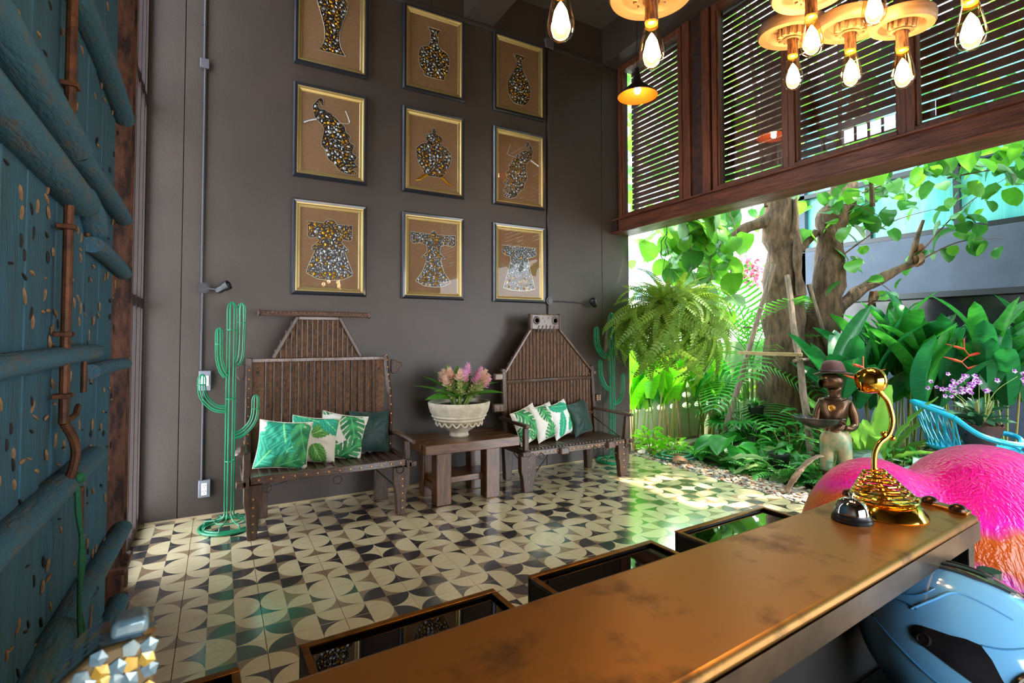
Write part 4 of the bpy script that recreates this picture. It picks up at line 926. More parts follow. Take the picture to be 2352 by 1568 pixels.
vm = MB().add(vs, [(i * (nf + 1) + j_, i * (nf + 1) + j_ + 1, (i + 1) * (nf + 1) + j_ + 1, (i + 1) * (nf + 1) + j_) for i in range(nz_) for j_ in range(nf)])
vz = vm.obj('visor', M['visor'], t, smooth=60)
rimp = [Vector(v) for v in vs[:nf + 1]] + [Vector(vs[i * (nf + 1) + nf]) for i in range(1, nz_ + 1)] + [Vector(v) for v in vs[nz_ * (nf + 1):][::-1]] + [Vector(vs[i * (nf + 1)]) for i in range(nz_ - 1, 0, -1)]
MB().tube(rimp, .004, 6, closed=True).obj('visor_gasket', M['hblack'], vz)
u_, v_ = hs(2107, 1467)
MB().lathe([(.013, 0), (.013, .004), (.010, .0055), (.009, .004), (0, .004)], 24, 0, frame(HP(u_, hy(u_, v_), v_), HN(u_, hy(u_, v_), v_))).box((0, 0, .0045), (.012, .003, .002), 0, frame(HP(u_, hy(u_, v_), v_), HN(u_, hy(u_, v_), v_))).obj('visor_screw', M['blackp'], t)
# sticker with dark letters
M['sticker'] = mat('sticker_cream', '#cfc6a8', .4); M['stickred'] = mat('sticker_maroon', '#5a1520', .4)
u_, v_ = hs(2303, 1392); p3 = (u_, max(.02, hy(u_, v_)), v_); nn = HN(*p3)
Ts = frame(HP(*p3) + nn * .003, nn, (fw * .9 + lat * .0 - upv * .5))
st_ = MB().box((0, 0, 0), (.030, .022, .001), 0, Ts).obj('sticker', M['sticker'], t); MB().box((0, .0105, .0006), (.030, .0018, .001), 0, Ts).box((0, -.0105, .0006), (.030, .0018, .001), 0, Ts).obj('sticker_border', M['stickred'], st_)
def text(body, size, T, m_, parent, name='lettering', ext=.0003):
    cu = bpy.data.curves.new(name, 'FONT'); cu.body = body; cu.size = size; cu.align_x = 'CENTER'; cu.align_y = 'CENTER'; cu.extrude = ext; cu.materials.append(m_)
    ob = bpy.data.objects.new(name, cu); C.objects.link(ob); dg = bpy.context.evaluated_depsgraph_get(); dg.update()
    me = bpy.data.meshes.new_from_object(ob.evaluated_get(dg)); bpy.data.objects.remove(ob); me.transform(T)
    if parent is not None: me.transform(Matrix.Translation(-ORG[parent]))
    o = bpy.data.objects.new(name, me); C.objects.link(o); o.parent = parent; ORG[o] = ORG[parent]; return o
text('TIS', .016, Ts @ Matrix.Translation((0, 0, .0008)), M['stickred'], st_)
t = thing('luggage_strap', 'black clip pouch with yellow edge behind the blue helmet', 'pouch', (1.56, .48, .69))
MB().prism([(1.535, .465), (1.585, .450), (1.590, .50), (1.545, .52)], .69, .925).obj('pouch', M['blackp'], t, bevel=.008)
MB().prism([(1.533, .462), (1.587, .446), (1.592, .46), (1.538, .478)], .868, .882).obj('yellow_edge', M['yellow'], t, bevel=.003)
MB().cyl((1.545, .52, .90), (1.545, .52, .965), .022, 14).obj('knob', M['blackp'], t)

# ---------------------------------------------------------------- shell mosaic figurine, near left
M['nacre'] = mat('blue_nacre', '#45687f', .25, .2, col2='#7f9aa8', scale=30, coat=1); M['nacre2'] = mat('gold_nacre', '#b88a28', .3, .3, col2='#cfae52', scale=40, coat=1)
M['resin'] = mat('brown_resin', '#5b4a30', .3, coat=.6)
fb = Vector((-.078, .535, 1.06))
t = thing('mosaic_figurine', 'blurred figurine inlaid with blue and gold shell at the near left', 'ornament', tuple(fb))
Tm = Matrix.Translation(fb) @ Matrix.Rotation(.12, 4, 'Z') @ Matrix.Diagonal((1, 1, 1.06, 1))
body = MB().prism([(-.034, 0), (.034, 0), (.034, .186), (.030, .190), (-.004, .188), (-.026, .172), (-.034, .152)], -.026, .026, 0, Tm @ Matrix(((1, 0, 0, 0), (0, 0, -1, 0), (0, 1, 0, 0), (0, 0, 0, 1)))).obj('body', M['resin'], t, bevel=.006)
MB().prism([(.004, .190), (.030, .190), (.029, .203), (.005, .203)], -.004, .022, 0, Tm @ Matrix(((1, 0, 0, 0), (0, 0, -1, 0), (0, 1, 0, 0), (0, 0, 0, 1)))).obj('head', M['nacre'], t, bevel=.004)
cm = MB(); rr = random.Random(5)
for i in range(7):
    for j in range(18):
        x = -.030 + i * .0098 + rr.uniform(-.002, .002); z = .006 + j * .0105 + rr.uniform(-.002, .002)
        if x < -.008 and z > .162 + (x + .03) * .9: continue
        if z > .185: continue
        s_ = .0064; mi_ = 1 if rr.random() < .28 else 0; a = rr.uniform(0, 1.5)
        P = [(x + s_ * math.cos(a + q * 2 * PI / 5), -.0265 - .001, z + s_ * math.sin(a + q * 2 * PI / 5)) for q in range(5)] + [(x, -.0265 - rr.uniform(.001, .0025), z)]
        cm.add(P, [(q, (q + 1) % 5, 5) for q in range(5)], mi_, Tm)
for i in range(7):
    for j in range(5):
        x = -.024 + i * .009; y = -.020 + j * .010; z = .1905 if x > -.005 else .189 + (x + .004) * .72 + .0015
        if x > .002 and y > -.008: continue
        a = rr.uniform(0, 1.5); s_ = .0058
        cm.add([(x + s_ * math.cos(a + q * 2 * PI / 5), y + s_ * math.sin(a + q * 2 * PI / 5), z + (.72 * s_ * math.cos(a + q * 2 * PI / 5) if x < -.005 else 0)) for q in range(5)], [(0, 1, 2, 3, 4)], 1 if rr.random() < .35 else 0, Tm)
cm.obj('shell_chips', [M['nacre'], M['nacre2']], t, smooth=0, kind='stuff')

# ---------------------------------------------------------------- pink sculpture
def fur_mat():
    m = mat('fur_lacquer', '#ff2ab8', .3, coat=.3, spec=.3); n = m.node_tree; L = n.links; P = n.nodes['Principled BSDF']
    tc_ = n.nodes.new('ShaderNodeTexCoord'); sp_ = n.nodes.new('ShaderNodeSeparateXYZ'); L.new(tc_.outputs['Object'], sp_.inputs[0])
    nz = n.nodes.new('ShaderNodeTexNoise'); nz.inputs['Scale'].default_value = 4; L.new(tc_.outputs['Object'], nz.inputs[0])
    a = n.nodes.new('ShaderNodeMath'); a.operation = 'MULTIPLY_ADD'; a.inputs[1].default_value = .22; L.new(nz.outputs['Fac'], a.inputs[0]); L.new(sp_.outputs['Z'], a.inputs[2])
    b = n.nodes.new('ShaderNodeMath'); b.operation = 'MULTIPLY_ADD'; b.inputs[1].default_value = .30; L.new(sp_.outputs['X'], b.inputs[0]); L.new(a.outputs[0], b.inputs[2])
    r = n.nodes.new('ShaderNodeValToRGB'); e = r.color_ramp.elements; e[0].position = .42; e[0].color = (*hx('#5b1fa8'), 1); e[1].position = .85; e[1].color = (*hx('#f8109c'), 1)
    for p_, c_ in ((.56, '#a313a8'), (.62, '#b4501a'), (.74, '#c45a1c'), (.79, '#e818b8')): x = e.new(p_); x.color = (*hx(c_), 1)
    L.new(b.outputs[0], r.inputs[0]); L.new(r.outputs[0], P.inputs['Base Color'])
    mp = n.nodes.new('ShaderNodeMapping'); mp.inputs['Scale'].default_value = (1.6, 1.6, 1.0); mp.inputs['Rotation'].default_value = (.5, .3, .6); L.new(tc_.outputs['Object'], mp.inputs[0])
    nd = n.nodes.new('ShaderNodeTexNoise'); nd.inputs['Scale'].default_value = 3; L.new(mp.outputs[0], nd.inputs[0])
    mx = n.nodes.new('ShaderNodeMix'); mx.data_type = 'VECTOR'; mx.inputs[0].default_value = .16; L.new(mp.outputs[0], mx.inputs[4]); L.new(nd.outputs['Color'], mx.inputs[5])
    m2 = n.nodes.new('ShaderNodeMapping'); m2.inputs['Scale'].default_value = (60, 60, 17); L.new(mx.outputs[1], m2.inputs[0])
    n2 = n.nodes.new('ShaderNodeTexNoise'); n2.inputs['Scale'].default_value = 1; n2.inputs['Detail'].default_value = 2; L.new(m2.outputs[0], n2.inputs[0])
    bp = n.nodes.new('ShaderNodeBump'); bp.inputs['Strength'].default_value = .9; bp.inputs['Distance'].default_value = .012; L.new(n2.outputs['Fac'], bp.inputs['Height']); L.new(bp.outputs[0], P.inputs['Normal']); L.new(bp.outputs[0], P.inputs['Coat Normal'])
    return m
M['fur'] = fur_mat()
mbd = bpy.data.metaballs.new('lump'); mbd.resolution = .035; mbd.threshold = .12
PC = Vector((2.92, 1.10, 0))
for (x, y, z, a, b, c) in ((2.64, 1.30, .46, .36, .32, .50), (3.10, 1.05, .46, .50, .42, .56), (3.38, .80, .38, .40, .38, .44), (2.66, 1.26, .16, .36, .32, .24), (3.12, .95, .16, .46, .42, .24), (3.55, .72, .45, .3, .3, .4)):
    e = mbd.elements.new(); e.type = 'ELLIPSOID'; e.co = Vector((x, y, z)) - PC; e.size_x, e.size_y, e.size_z = a * 1.22, b * 1.22, c * 1.22; e.radius = 1.0; e.stiffness = 2
mo = bpy.data.objects.new('lump', mbd); C.objects.link(mo); dg = bpy.context.evaluated_depsgraph_get(); dg.update()
me = bpy.data.meshes.new_from_object(mo.evaluated_get(dg)); bpy.data.objects.remove(mo)
for v in me.vertices:
    if v.co.z < 0: v.co.z = 0
    q = v.co * 1.0; nz_ = noise.noise(Vector((q.x * 22 + noise.noise(q * 4) * 3, q.y * 22, q.z * 7)))
me.materials.clear(); me.materials.append(M['fur']); me.polygons.foreach_set('use_smooth', [True] * len(me.polygons))
o = bpy.data.objects.new('fur_sculpture', me); C.objects.link(o); o.location = PC; setp(o, 'big glossy pink, orange and purple furry sculpture behind the counter end', 'sculpture')
pass
# ---------------------------------------------------------------- gear lamps and pendant
M['wheel'] = mat('cast_wheel', '#94775a', .5, .2, col2='#755a42', scale=6, st=(1, 1, 6), bump=.2); M['gear'] = mat('cast_gear', '#a98c6c', .55, .3, col2='#6a5038', scale=22, bump=.5)
M['sock'] = mat('weathered_socket', '#8a5a34', .55, .2, col2='#33231a', scale=26, st=(3, 3, .6), lo=.42, hi=.56); M['bulbglass'] = glassmat('bulb_glass', (1, .86, .62), .04)
M['amber'] = mat('amber_neck', '#ffb300', .4, emit=1.4, ecol='#ffae10'); M['fil'] = mat('glowing_filament', '#fff1d8', .5, emit=16, ecol='#ffdfae'); M['wire'] = mat('black_cable', '#141210', .5)
def gear_lamp(x, y, z, label, R_=.108, tilt=0, gear=True, rz=0.0):
    """z is the middle of the bulb"""
    t = thing('gear_lamp', label, 'lamp', (x, y, z), 0, 'gear wheel lamps hanging over the counter')
    zb = z + .122
    T = Matrix.Translation((x, y, zb)) @ Matrix.Rotation(rz, 4, 'Z') @ Matrix.Rotation(tilt, 4, 'X')
    MB().lathe([(0, .026), (R_ * .55, .026), (R_ * .97, .034), (R_, .026), (R_, .004), (R_ * .96, -.004), (R_ * .72, -.002), (R_ * .68, .006), (R_ * .62, .016), (R_ * .3, .018), (0, .018)], 48, 0, T).obj('wheel', M['wheel'], t)
    if gear:
        n = 12; P = []
        for k in range(n):
            a = 2 * PI * k / n
            for da, r in ((-.17, .036), (-.12, .047), (.12, .047), (.17, .036)): P.append((r * math.cos(a + da) * R_ / .108, r * math.sin(a + da) * R_ / .108))
        g = MB().prism(P, -.012, .018, 0, T).obj('gear', M['gear'], t, smooth=20, bevel=.001)
        MB().lathe([(.026, -.0125), (.030, -.016), (.022, -.018), (.018, -.013)], 24, 0, T, cap=False).obj('hub_ring', M['gear'], g)
    MB().lathe([(0, .112), (.016, .112), (.0165, .066), (.0175, .062), (.0175, .050), (0, .050)], 20, 0, Matrix.Translation((x, y, z))).obj('socket', M['sock'], t)
    MB().lathe([(0, .0495), (.014, .0495), (.0155, .045), (.008, .041), (0, .041)], 16, 0, Matrix.Translation((x, y, z))).obj('bulb_neck', M['amber'], t)
    b = MB().lathe([(.0165, .050), (.019, .036), (.0235, .014), (.0285, -.010), (.0318, -.030), (.0305, -.046), (.025, -.059), (.014, -.068), (0, -.071)], 28, 0, Matrix.Translation((x, y, z)), cap=False).obj('bulb', M['bulbglass'], t)
    MB().lathe([(0, .024), (.006, .016), (.0145, .0), (.019, -.020), (.0175, -.033), (.010, -.048), (0, -.055)], 16, 0, Matrix.Translation((x, y, z))).obj('filament', M['fil'], b)
    MB().cyl((x, y, z + .03), (x, y, z + .015), .003, 6).obj('filament_stem', M['bulbglass'], b)
    MB().cyl((x, y, zb + .02), (x, y, 5.386), .0022, 6).obj('cable', M['wire'], t)
    MB().tube([(x + .009 * math.cos(2 * PI * k / 12), y, zb + .04 + .009 * math.sin(2 * PI * k / 12)) for k in range(12)], .002, 5, closed=True).obj('eye_hook', M['gear'], t)
    l = bpy.data.objects.new('bulb_light', bpy.data.lights.new('bulb_light', 'POINT')); C.objects.link(l); l.parent = t; l.location = (0, 0, -.015)
    l.data.energy = BULB; l.data.color = (1, .66, .33); l.data.shadow_soft_size = .027
BULB = 9.0
gear_lamp(.675, .972, 2.249, 'gear lamp cut off by top edge, leftmost, above the pictures', .10)
gear_lamp(.959, .973, 2.258, 'large gear lamp hanging in front of the narrow corner window', .108)
gear_lamp(1.533, .897, 2.409, 'gear lamp with bulb overlapping the left wheel of the right cluster', .11)
gear_lamp(1.734, 1.082, 2.431, 'gear lamp lowest and leftmost of the right cluster', .112, .1)
gear_lamp(1.784, .918, 2.383, 'gear lamp in the middle of the lower row of the right cluster', .105, .1)
gear_lamp(1.818, .786, 2.331, 'small gear lamp with exposed toothed gear, right end of the lower row', .086, .1)
gear_lamp(1.599, .544, 2.272, 'gear lamp farthest right near the top edge', .10)
gear_lamp(1.635, .775, 2.470, 'wide-rimmed gear lamp cut off by top edge in the right cluster', .125, 0, False)
M['shade_out'] = mat('shade_black', '#2a2220', .35, .4); M['shade_in'] = mat('shade_orange', '#d8600c', .4, col2='#c85408', scale=3)
t = thing('pendant_lamp', 'black pendant lamp with glowing orange inside by the corner window', 'lamp', (3.42, 3.66, 3.77))
pz = Matrix.Translation((3.42, 3.66, 3.77))
MB().lathe([(.185, .0), (.188, .006), (.16, .035), (.10, .085), (.055, .125), (.035, .15), (.032, .19), (.026, .2), (.022, .27), (0, .272)], 48, 0, pz, cap=False).obj('shade', M['shade_out'], t)
MB().lathe([(.184, .001), (.156, .030), (.096, .080), (.05, .12), (0, .125)], 48, 0, pz, cap=False).obj('shade_lining', M['shade_in'], t)
MB().ball((3.42, 3.66, 3.83), (.032, .032, .04), 16, 10).obj('bulb', M['fil'], t)
MB().cyl((3.42, 3.66, 4.04), (3.42, 3.66, 5.386), .003, 6).obj('cable', M['wire'], t)
l = bpy.data.objects.new('pendant_light', bpy.data.lights.new('pendant_light', 'POINT')); C.objects.link(l); l.parent = t; l.location = (0, 0, .015); l.data.energy = 4; l.data.color = (1, .62, .28); l.data.shadow_soft_size = .027

# ---------------------------------------------------------------- blue door
M['bluewood'] = mat('worn_blue_paint', '#2a5a72', .72, col2='#2c4652', scale=5, st=(5, 5, .7), bump=.5, bs=18, lo=.35, hi=.7); M['bluebatten'] = mat('worn_blue_batten', '#315c72', .7, col2='#6a5640', scale=9, st=(4, 1, 4), bump=.7, bs=22, lo=.5, hi=.78)
M['chip'] = mat('bare_wood_chip', '#9a7650', .8, col2='#6b5038', scale=20); M['rustrod'] = mat('rusty_rod', '#6b3f26', .6, .4, col2='#3d2618', scale=20, bump=.4); M['rope'] = mat('green_rope', '#1f6b48', .8, bump=.5, bs=200, scale=60, col2='#17563a')
DX = -.462
t = thing('blue_door', 'tall old blue plank door with battens and peg marks, left edge', 'door', (DX, 2.3, 0))
rr = random.Random(11)
ys = [.75, .97, 1.22, 1.45, 1.68, 1.88, 2.06, 2.24, 2.42, 2.63, 2.78, 2.96, 3.12, 3.30]
for a, b in zip(ys, ys[1:]):
    dx = rr.uniform(-.006, .004) - (.012 if a >= 2.06 else 0)
    MB().bx(DX - .05, DX + dx, a + .002, b - .002, .03 if b < 3.2 else .05, 4.35).obj('plank', M['bluewood'], t, bevel=.006)
def batten(y0, y1, z0, z1, r=.06, sq=.8, end=1):
    MB().tube(spline([(DX + .01, y0, z0), (DX + .014, y0 * .6 + y1 * .4, z0 * .6 + z1 * .4 + .006), (DX + .012, y1 - .07, z1), (DX + .008, y1, z1 - .01)], 4), [r] * 9 + [r * .97, r * .92, r * .8, r * .55], 10, sq=sq).obj('batten', M['bluebatten'], t, smooth=50)
for q in ((.75, 2.27, 2.22, 2.15, .062), (.75, 2.41, 2.03, 1.99, .062), (2.26, 3.35, 2.68, 2.64, .05), (2.12, 3.38, 2.14, 2.12, .045), (2.42, 2.72, 2.02, 1.94, .05), (2.64, 3.44, 1.87, 1.84, .042), (.75, 2.70, 1.41, 1.44, .040), (2.66, 3.55, 1.36, 1.355, .038), (.75, 2.73, 1.0, 1.01, .05), (2.64, 3.58, .50, .46, .05), (.75, 2.60, .53, .53, .05), (2.62, 3.50, .12, .10, .05), (2.3, 3.38, 3.42, 3.40, .05), (.75, 2.3, 3.45, 3.45, .06)): batten(q[0], q[1], q[2], q[3], q[4])
cv = []
for s_ in range(6):
    w_, l_ = rr.uniform(.010, .017), rr.uniform(.04, .075); c_ = MB().ball((0, 0, 0), (.005, w_ * .42, l_ * .36), 6, 4); cv.append(c_.mesh('wood_chip', M['chip'] if s_ < 4 else M['darkin'], 0))
for k in range(298):
    y = rr.uniform(1.45, 3.34); z = rr.uniform(.1, 3.1)
    if k < 200: y = rr.uniform(1.5, 3.34); z = rr.uniform(.25, 2.4)
    inst('wood_chip', cv[rr.randrange(6)], t, TRS((DX + (.001 if y < 2.06 else -.011), y, z), (rr.choice((0.35, -.4, 1.2, 1.45, .1)) + rr.uniform(-.3, .3), 0, 0)))
MB().cyl((DX + .022, 2.19, 2.22), (DX + .022, 2.19, 3.2), .016, 10).tube([(DX + .022, 2.19, 2.26), (DX + .024, 2.20, 2.20), (DX + .03, 2.27, 2.17), (DX + .03, 2.38, 2.13)], .012, 8).obj('bolt_rod', M['rustrod'], t)
MB().cyl((DX + .026, 2.19, 1.22), (DX + .026, 2.19, 1.93), .014, 10).tube(spline([(DX + .026, 2.20, 1.22), (DX + .045, 2.23, 1.16), (DX + .05, 2.24, 1.10), (DX + .04, 2.20, 1.03), (DX + .03, 2.13, 1.01)], 4), .014, 8).tube([(DX + .02, 2.2, 1.22), (DX + .035, 2.3, 1.23), (DX + .02, 2.42, 1.25)], .01, 6).obj('bolt_rod', M['rustrod'], t)
for z in (2.32, 2.9, 1.85, 1.5, 1.3): MB().bx(DX - .002, DX + .046, 2.165, 2.215, z, z + .016).obj('rod_strap', M['rustrod'], t, bevel=.003)
for z in (1.28, 1.9, .4, .75): MB().cyl((DX - .002, 2.63, z), (DX - .002, 2.63, z + .16), .010, 8).obj('hinge', M['rustrod'], t)
m = MB()
for s_ in (0, 1):
    m.tube(spline([(DX + .055, 2.235, 1.04 - .0 * s_), (DX + .06, 2.22 + .03 * s_, .93), (DX + .07, 2.235, .83), (DX + .075, 2.20 + .05 * s_, .75), (DX + .07, 2.23, .62), (DX + .075, 2.22 + .05 * s_, .52), (DX + .08, 2.24, .45)], 5), .007, 6)
m.tube(spline([(DX + .07, 2.25, .47), (DX + .08, 2.16, .40), (DX + .08, 2.24, .36), (DX + .08, 2.34, .33), (DX + .08, 2.22, .30), (DX + .07, 2.26, .16)], 5), .008, 6).ball((DX + .075, 2.24, .40), .022, 8, 6).ball((DX + .06, 2.235, 1.03), .02, 8, 6)
o = m.obj('green_rope', M['rope']); setp(o, 'green knotted rope dangling from the iron hook of the blue door', 'rope')
# ---------------------------------------------------------------- garden setting
M['earth'] = mat('garden_earth', '#4a3626', .95, col2='#2a2018', scale=8, bump=.6); M['kerb'] = mat('kerb_concrete', '#b9ad98', .8, col2='#a19683', scale=9, bump=.2)
M['gwall'] = mat('cream_green_wall', '#d3dcae', .8, col2='#c2cf9c', scale=3, bump=.2); M['whitewall'] = mat('white_render', '#f2f2ee', .8); M['bluewin'] = mat('blue_window', '#6f8fb0', .2)
M['spandrel'] = mat('slate_render', '#4c5568', .7, col2='#444c5c', scale=3, bump=.15); M['darkglass'] = mat('dark_glazing', '#16191c', .12); M['mull'] = mat('black_mullion', '#1d2228', .4)
M['curtain'] = mat('turquoise_curtain', '#3f9a98', .35, col2='#6bbab6', scale=2.2, st=(1, 9, .25), lo=.3, hi=.7, detail=3, coat=.3)
g = struct('ground', MB().bx(4.585, 16, -4, 14, -.2, -.05), M['earth']); g['label'] = 'dark earth of the garden bed'
MB().bx(4.9, 9, 5.14, 5.30, -.06, .035).obj('kerb', M['kerb'], g, bevel=.01)
bw = struct('garden_wall', MB().bx(4.61, 9.0, 5.75, 5.90, -.06, .36).bx(4.61, 9.0, 5.75, 5.90, 1.0, 1.42), M['gwall'], bevel=.01); bw['label'] = 'pale green garden wall with rows of oval openings'
def block_mesh(w_, h_, d, rx, rz):
    m = MB(); n = 24; vs = []
    for y in (0, d):
        for k in range(n):
            a = 2 * PI * k / n; c, s_ = math.cos(a), math.sin(a); vs.append((rx * c, y, rz * s_))
            q = max(abs(c) / (w_ / 2), abs(s_) / (h_ / 2)); vs.append((c / q, y, s_ / q))
    fs = []
    for k in range(n):
        a, b = 2 * k, 2 * ((k + 1) % n); fs.append((a, b, b + 1, a + 1)); fs.append((2 * n + a, 2 * n + a + 1, 2 * n + b + 1, 2 * n + b)); fs.append((a, 2 * n + a, 2 * n + b, b))
    return m.add(vs, fs).mesh('breeze_block', M['gwall'], 40)
bk = block_mesh(.262, .16, .15, .095, .048)
for i in range(17):
    for j in range(4): inst('breeze_block', bk, bw, TRS((4.75 + i * .264, 5.75, .44 + j * .16 - .002)))
# sunlit white house behind
wh = thing('white_house', 'sunlit white house beyond the garden wall with small-paned windows', 'house', (10, 9.5, 0))
MB().bx(7.2, 16, 9.5, 9.7, -.1, 7.5).obj('wall', M['whitewall'], wh)
for x0, z0, nx, nz in ((8.2, 2.35, 4, 3), (11.2, 3.9, 2, 2), (8.2, 4.8, 4, 3)):
    for i in range(nx):
        for j in range(nz):
            f = MB().bx(x0 + i * .42, x0 + i * .42 + .36, 9.46, 9.5, z0 + j * .46, z0 + j * .46 + .40).obj('window', M['whitewall'], wh, bevel=.01); MB().bx(x0 + i * .42 + .04, x0 + i * .42 + .32, 9.445, 9.462, z0 + j * .46 + .04, z0 + j * .46 + .36).obj('pane', M['bluewin'], f)
MB().bx(7.0, 16, 8.9, 9.5, 7.3, 7.5).obj('eaves', M['whitewall'], wh)
M['brownf'] = mat('maroon_frame', '#6b4a48', .6)
m = MB()
for q in ((11.3, 12.6, 4.05, 4.12), (11.3, 12.6, 3.30, 3.36), (11.3, 11.37, 3.3, 4.1), (12.53, 12.6, 3.3, 4.1)): m.bx(q[0], q[1], 9.40, 9.46, q[2], q[3])
m.obj('balcony_frame', M['brownf'], wh)
pw = struct('boundary_wall', MB().bx(8.9, 16, 7.5, 7.65, -.1, 2.9).bx(4.7, 8.9, 7.5, 7.65, -.1, 2.1), M['whitewall'], bevel=.01); pw['label'] = 'white boundary wall behind the palm'
M['mesh'] = mat('fence_wire', '#8a8f92', .5, .5)
cf = thing('chain_fence', 'chain-link fence on top of the white boundary wall', 'fence', (10.5, 7.57, 2.9)); m = MB()
for k in range(52):
    for s_ in (-1, 1):
        x = 8.9 + k * .075; x2 = x + s_ * 1.0; m.tube([(x, 7.57, 2.9), (x2, 7.57, 3.9)], .004, 3, cap=False)
m.obj('wire_mesh', M['mesh'], cf, kind='stuff')
for x in (8.95, 10.3, 11.6, 12.9): MB().cyl((x, 7.57, 2.88), (x, 7.57, 4.0), .025, 8).obj('fence_post', M['mesh'], cf)
# slate and turquoise glass building on the right
rb = thing('garden_building', 'grey building with turquoise curtained glass above the banana plants', 'building', (9.2, 2, 0))
MB().bx(9.0, 9.4, -4, 5.65, 2.13, 2.98).obj('spandrel', M['spandrel'], rb, bevel=.01)
MB().bx(8.96, 9.4, -4, 5.65, 2.06, 2.14).obj('sill_band', M['mull'], rb)
MB().bx(9.1, 9.3, -4, 5.65, 3.0, 5.9).obj('curtain_glass', M['curtain'], rb)
for z in (2.98, 3.92, 5.85): MB().bx(9.0, 9.12, -4, 5.65, z, z + .07).obj('mullion', M['mull'], rb)
for k in range(9): MB().bx(9.02, 9.12, 5.55 - k * 1.15, 5.62 - k * 1.15, 2.98, 5.9).obj('mullion', M['mull'], rb)
MB().bx(9.15, 9.3, -4, 5.65, -.1, 2.07).obj('lower_glazing', M['darkglass'], rb)
MB().bx(8.85, 9.05, -4, 5.65, -.1, .95).obj('plinth', M['spandrel'], rb)
for k in range(12): MB().bx(9.10, 9.14, .9, 2.0, 1.1 + k * .075, 1.125 + k * .075).obj('louvre_blade', M['whitewall'], rb)
MB().bx(9.0, 11, 5.45, 5.65, -.1, 6).obj('end_wall', M['spandrel'], rb)
# pebbles
M['peb'] = [mat('pebble', c, .5, col2=c2, scale=12) for c, c2 in (('#b7a48e', '#9a8672'), ('#8f8a86', '#77706a'), ('#c9b7a0', '#b09a82'), ('#a3765a', '#8a6048'))]
pb = struct('pebble_bed', MB().bx(4.587, 5.9, -1.5, 5.14, -.06, -.03), M['earth']); pb['label'] = 'strip of rounded river pebbles along the tile edge'
rr = random.Random(21); pms = []
for k in range(8):
    m = MB().ball((0, 0, 0), (.021, .028, .013), 8, 5); m.v = [tuple(Vector(v) * (1 + .18 * noise.noise(Vector(v) * 40 + Vector((k * 5, 0, 0))))) for v in m.v]; pms.append(m)
pme = [m.mesh('pebble', M['peb'][k % 4], 60) for k, m in enumerate(pms)]
cells = []
y = 5.1
while y > 1.9:
    x = 4.605 + rr.uniform(0, .02); w_ = .55 if y > 4.4 else .46
    while x < 4.6 + w_ + rr.uniform(-.05, .06): cells.append((x + rr.uniform(-.008, .008), y + rr.uniform(-.008, .008))); x += .041
    y -= .046
near = sorted(cells, key=lambda c: c[1])
indiv = [c for c in near if 2.7 < c[1] < 4.4 and c[0] < 4.93][:290]; si = set(indiv)
def PM(c): return TRS((c[0], c[1], rr.uniform(-.026, -.010)), (rr.uniform(-.3, .3), rr.uniform(-.3, .3), rr.uniform(0, 6.28)), rr.uniform(.75, 1.2))
for c in indiv: inst('pebble', pme[rr.randrange(8)], pb, PM(c))
m = MB(); ks = []
for c in cells:
    if c not in si: k = rr.randrange(8); m.add(pms[k].v, pms[k].f, k % 4, PM(c))
m.obj('pebbles', M['peb'], pb, smooth=60, kind='stuff')

# ---------------------------------------------------------------- statue
M['bronze'] = mat('brown_bronze', '#6a4a30', .34, .75, col2='#3b2c22', scale=5, lo=.35, hi=.65, bump=.1); M['verd'] = mat('verdigris_trousers', '#9c8a66', .5, .35, col2='#5d7d62', scale=7, lo=.42, hi=.6, bump=.1)
M['felt'] = mat('brown_felt', '#4d2c28', .8, bump=.2, bs=200, scale=40, col2='#43251f'); M['band'] = mat('hat_band', '#241a1a', .7); M['pewter'] = mat('dark_bowl', '#5a5654', .3, .8, col2='#3a3634', scale=8); M['gilt'] = mat('gilt_eye', '#c98f3a', .3, .8)
sr = Vector((.486, -.874, 0)); sc = Vector((-.874, -.486, 0)); SB = Vector((5.32, 2.95, -.05))
def SP(a, b, z): return SB + sr * a + sc * b + Vector((0, 0, z + .05))
def skin(name, V, E_, m_, parent, sub=2):
    me = bpy.data.meshes.new(name); off = ORG.get(parent, Vector((0, 0, 0)))
    me.from_pydata([tuple(v[0] - off) for v in V], E_, []); ob = bpy.data.objects.new(name, me); C.objects.link(ob)
    md = ob.modifiers.new('s', 'SKIN'); md.use_smooth_shade = True
    for i, v in enumerate(V): sv = me.skin_vertices[0].data[i]; sv.radius = v[1] if isinstance(v[1], tuple) else (v[1], v[1]); sv.use_root = (i == 0)
    ss = ob.modifiers.new('u', 'SUBSURF'); ss.levels = sub; ss.render_levels = sub
    dg = bpy.context.evaluated_depsgraph_get(); dg.update(); nm = bpy.data.meshes.new_from_object(ob.evaluated_get(dg)); bpy.data.objects.remove(ob)
    nm.materials.clear(); [nm.materials.append(x) for x in (m_ if isinstance(m_, list) else [m_])]
    o = bpy.data.objects.new(name, nm); C.objects.link(o)
    if parent is not None: o.parent = parent; ORG[o] = off
    return o
t = thing('bronze_statue', 'bronze bear-faced figure in greenish trousers by the tree trunk', 'statue', tuple(SB))
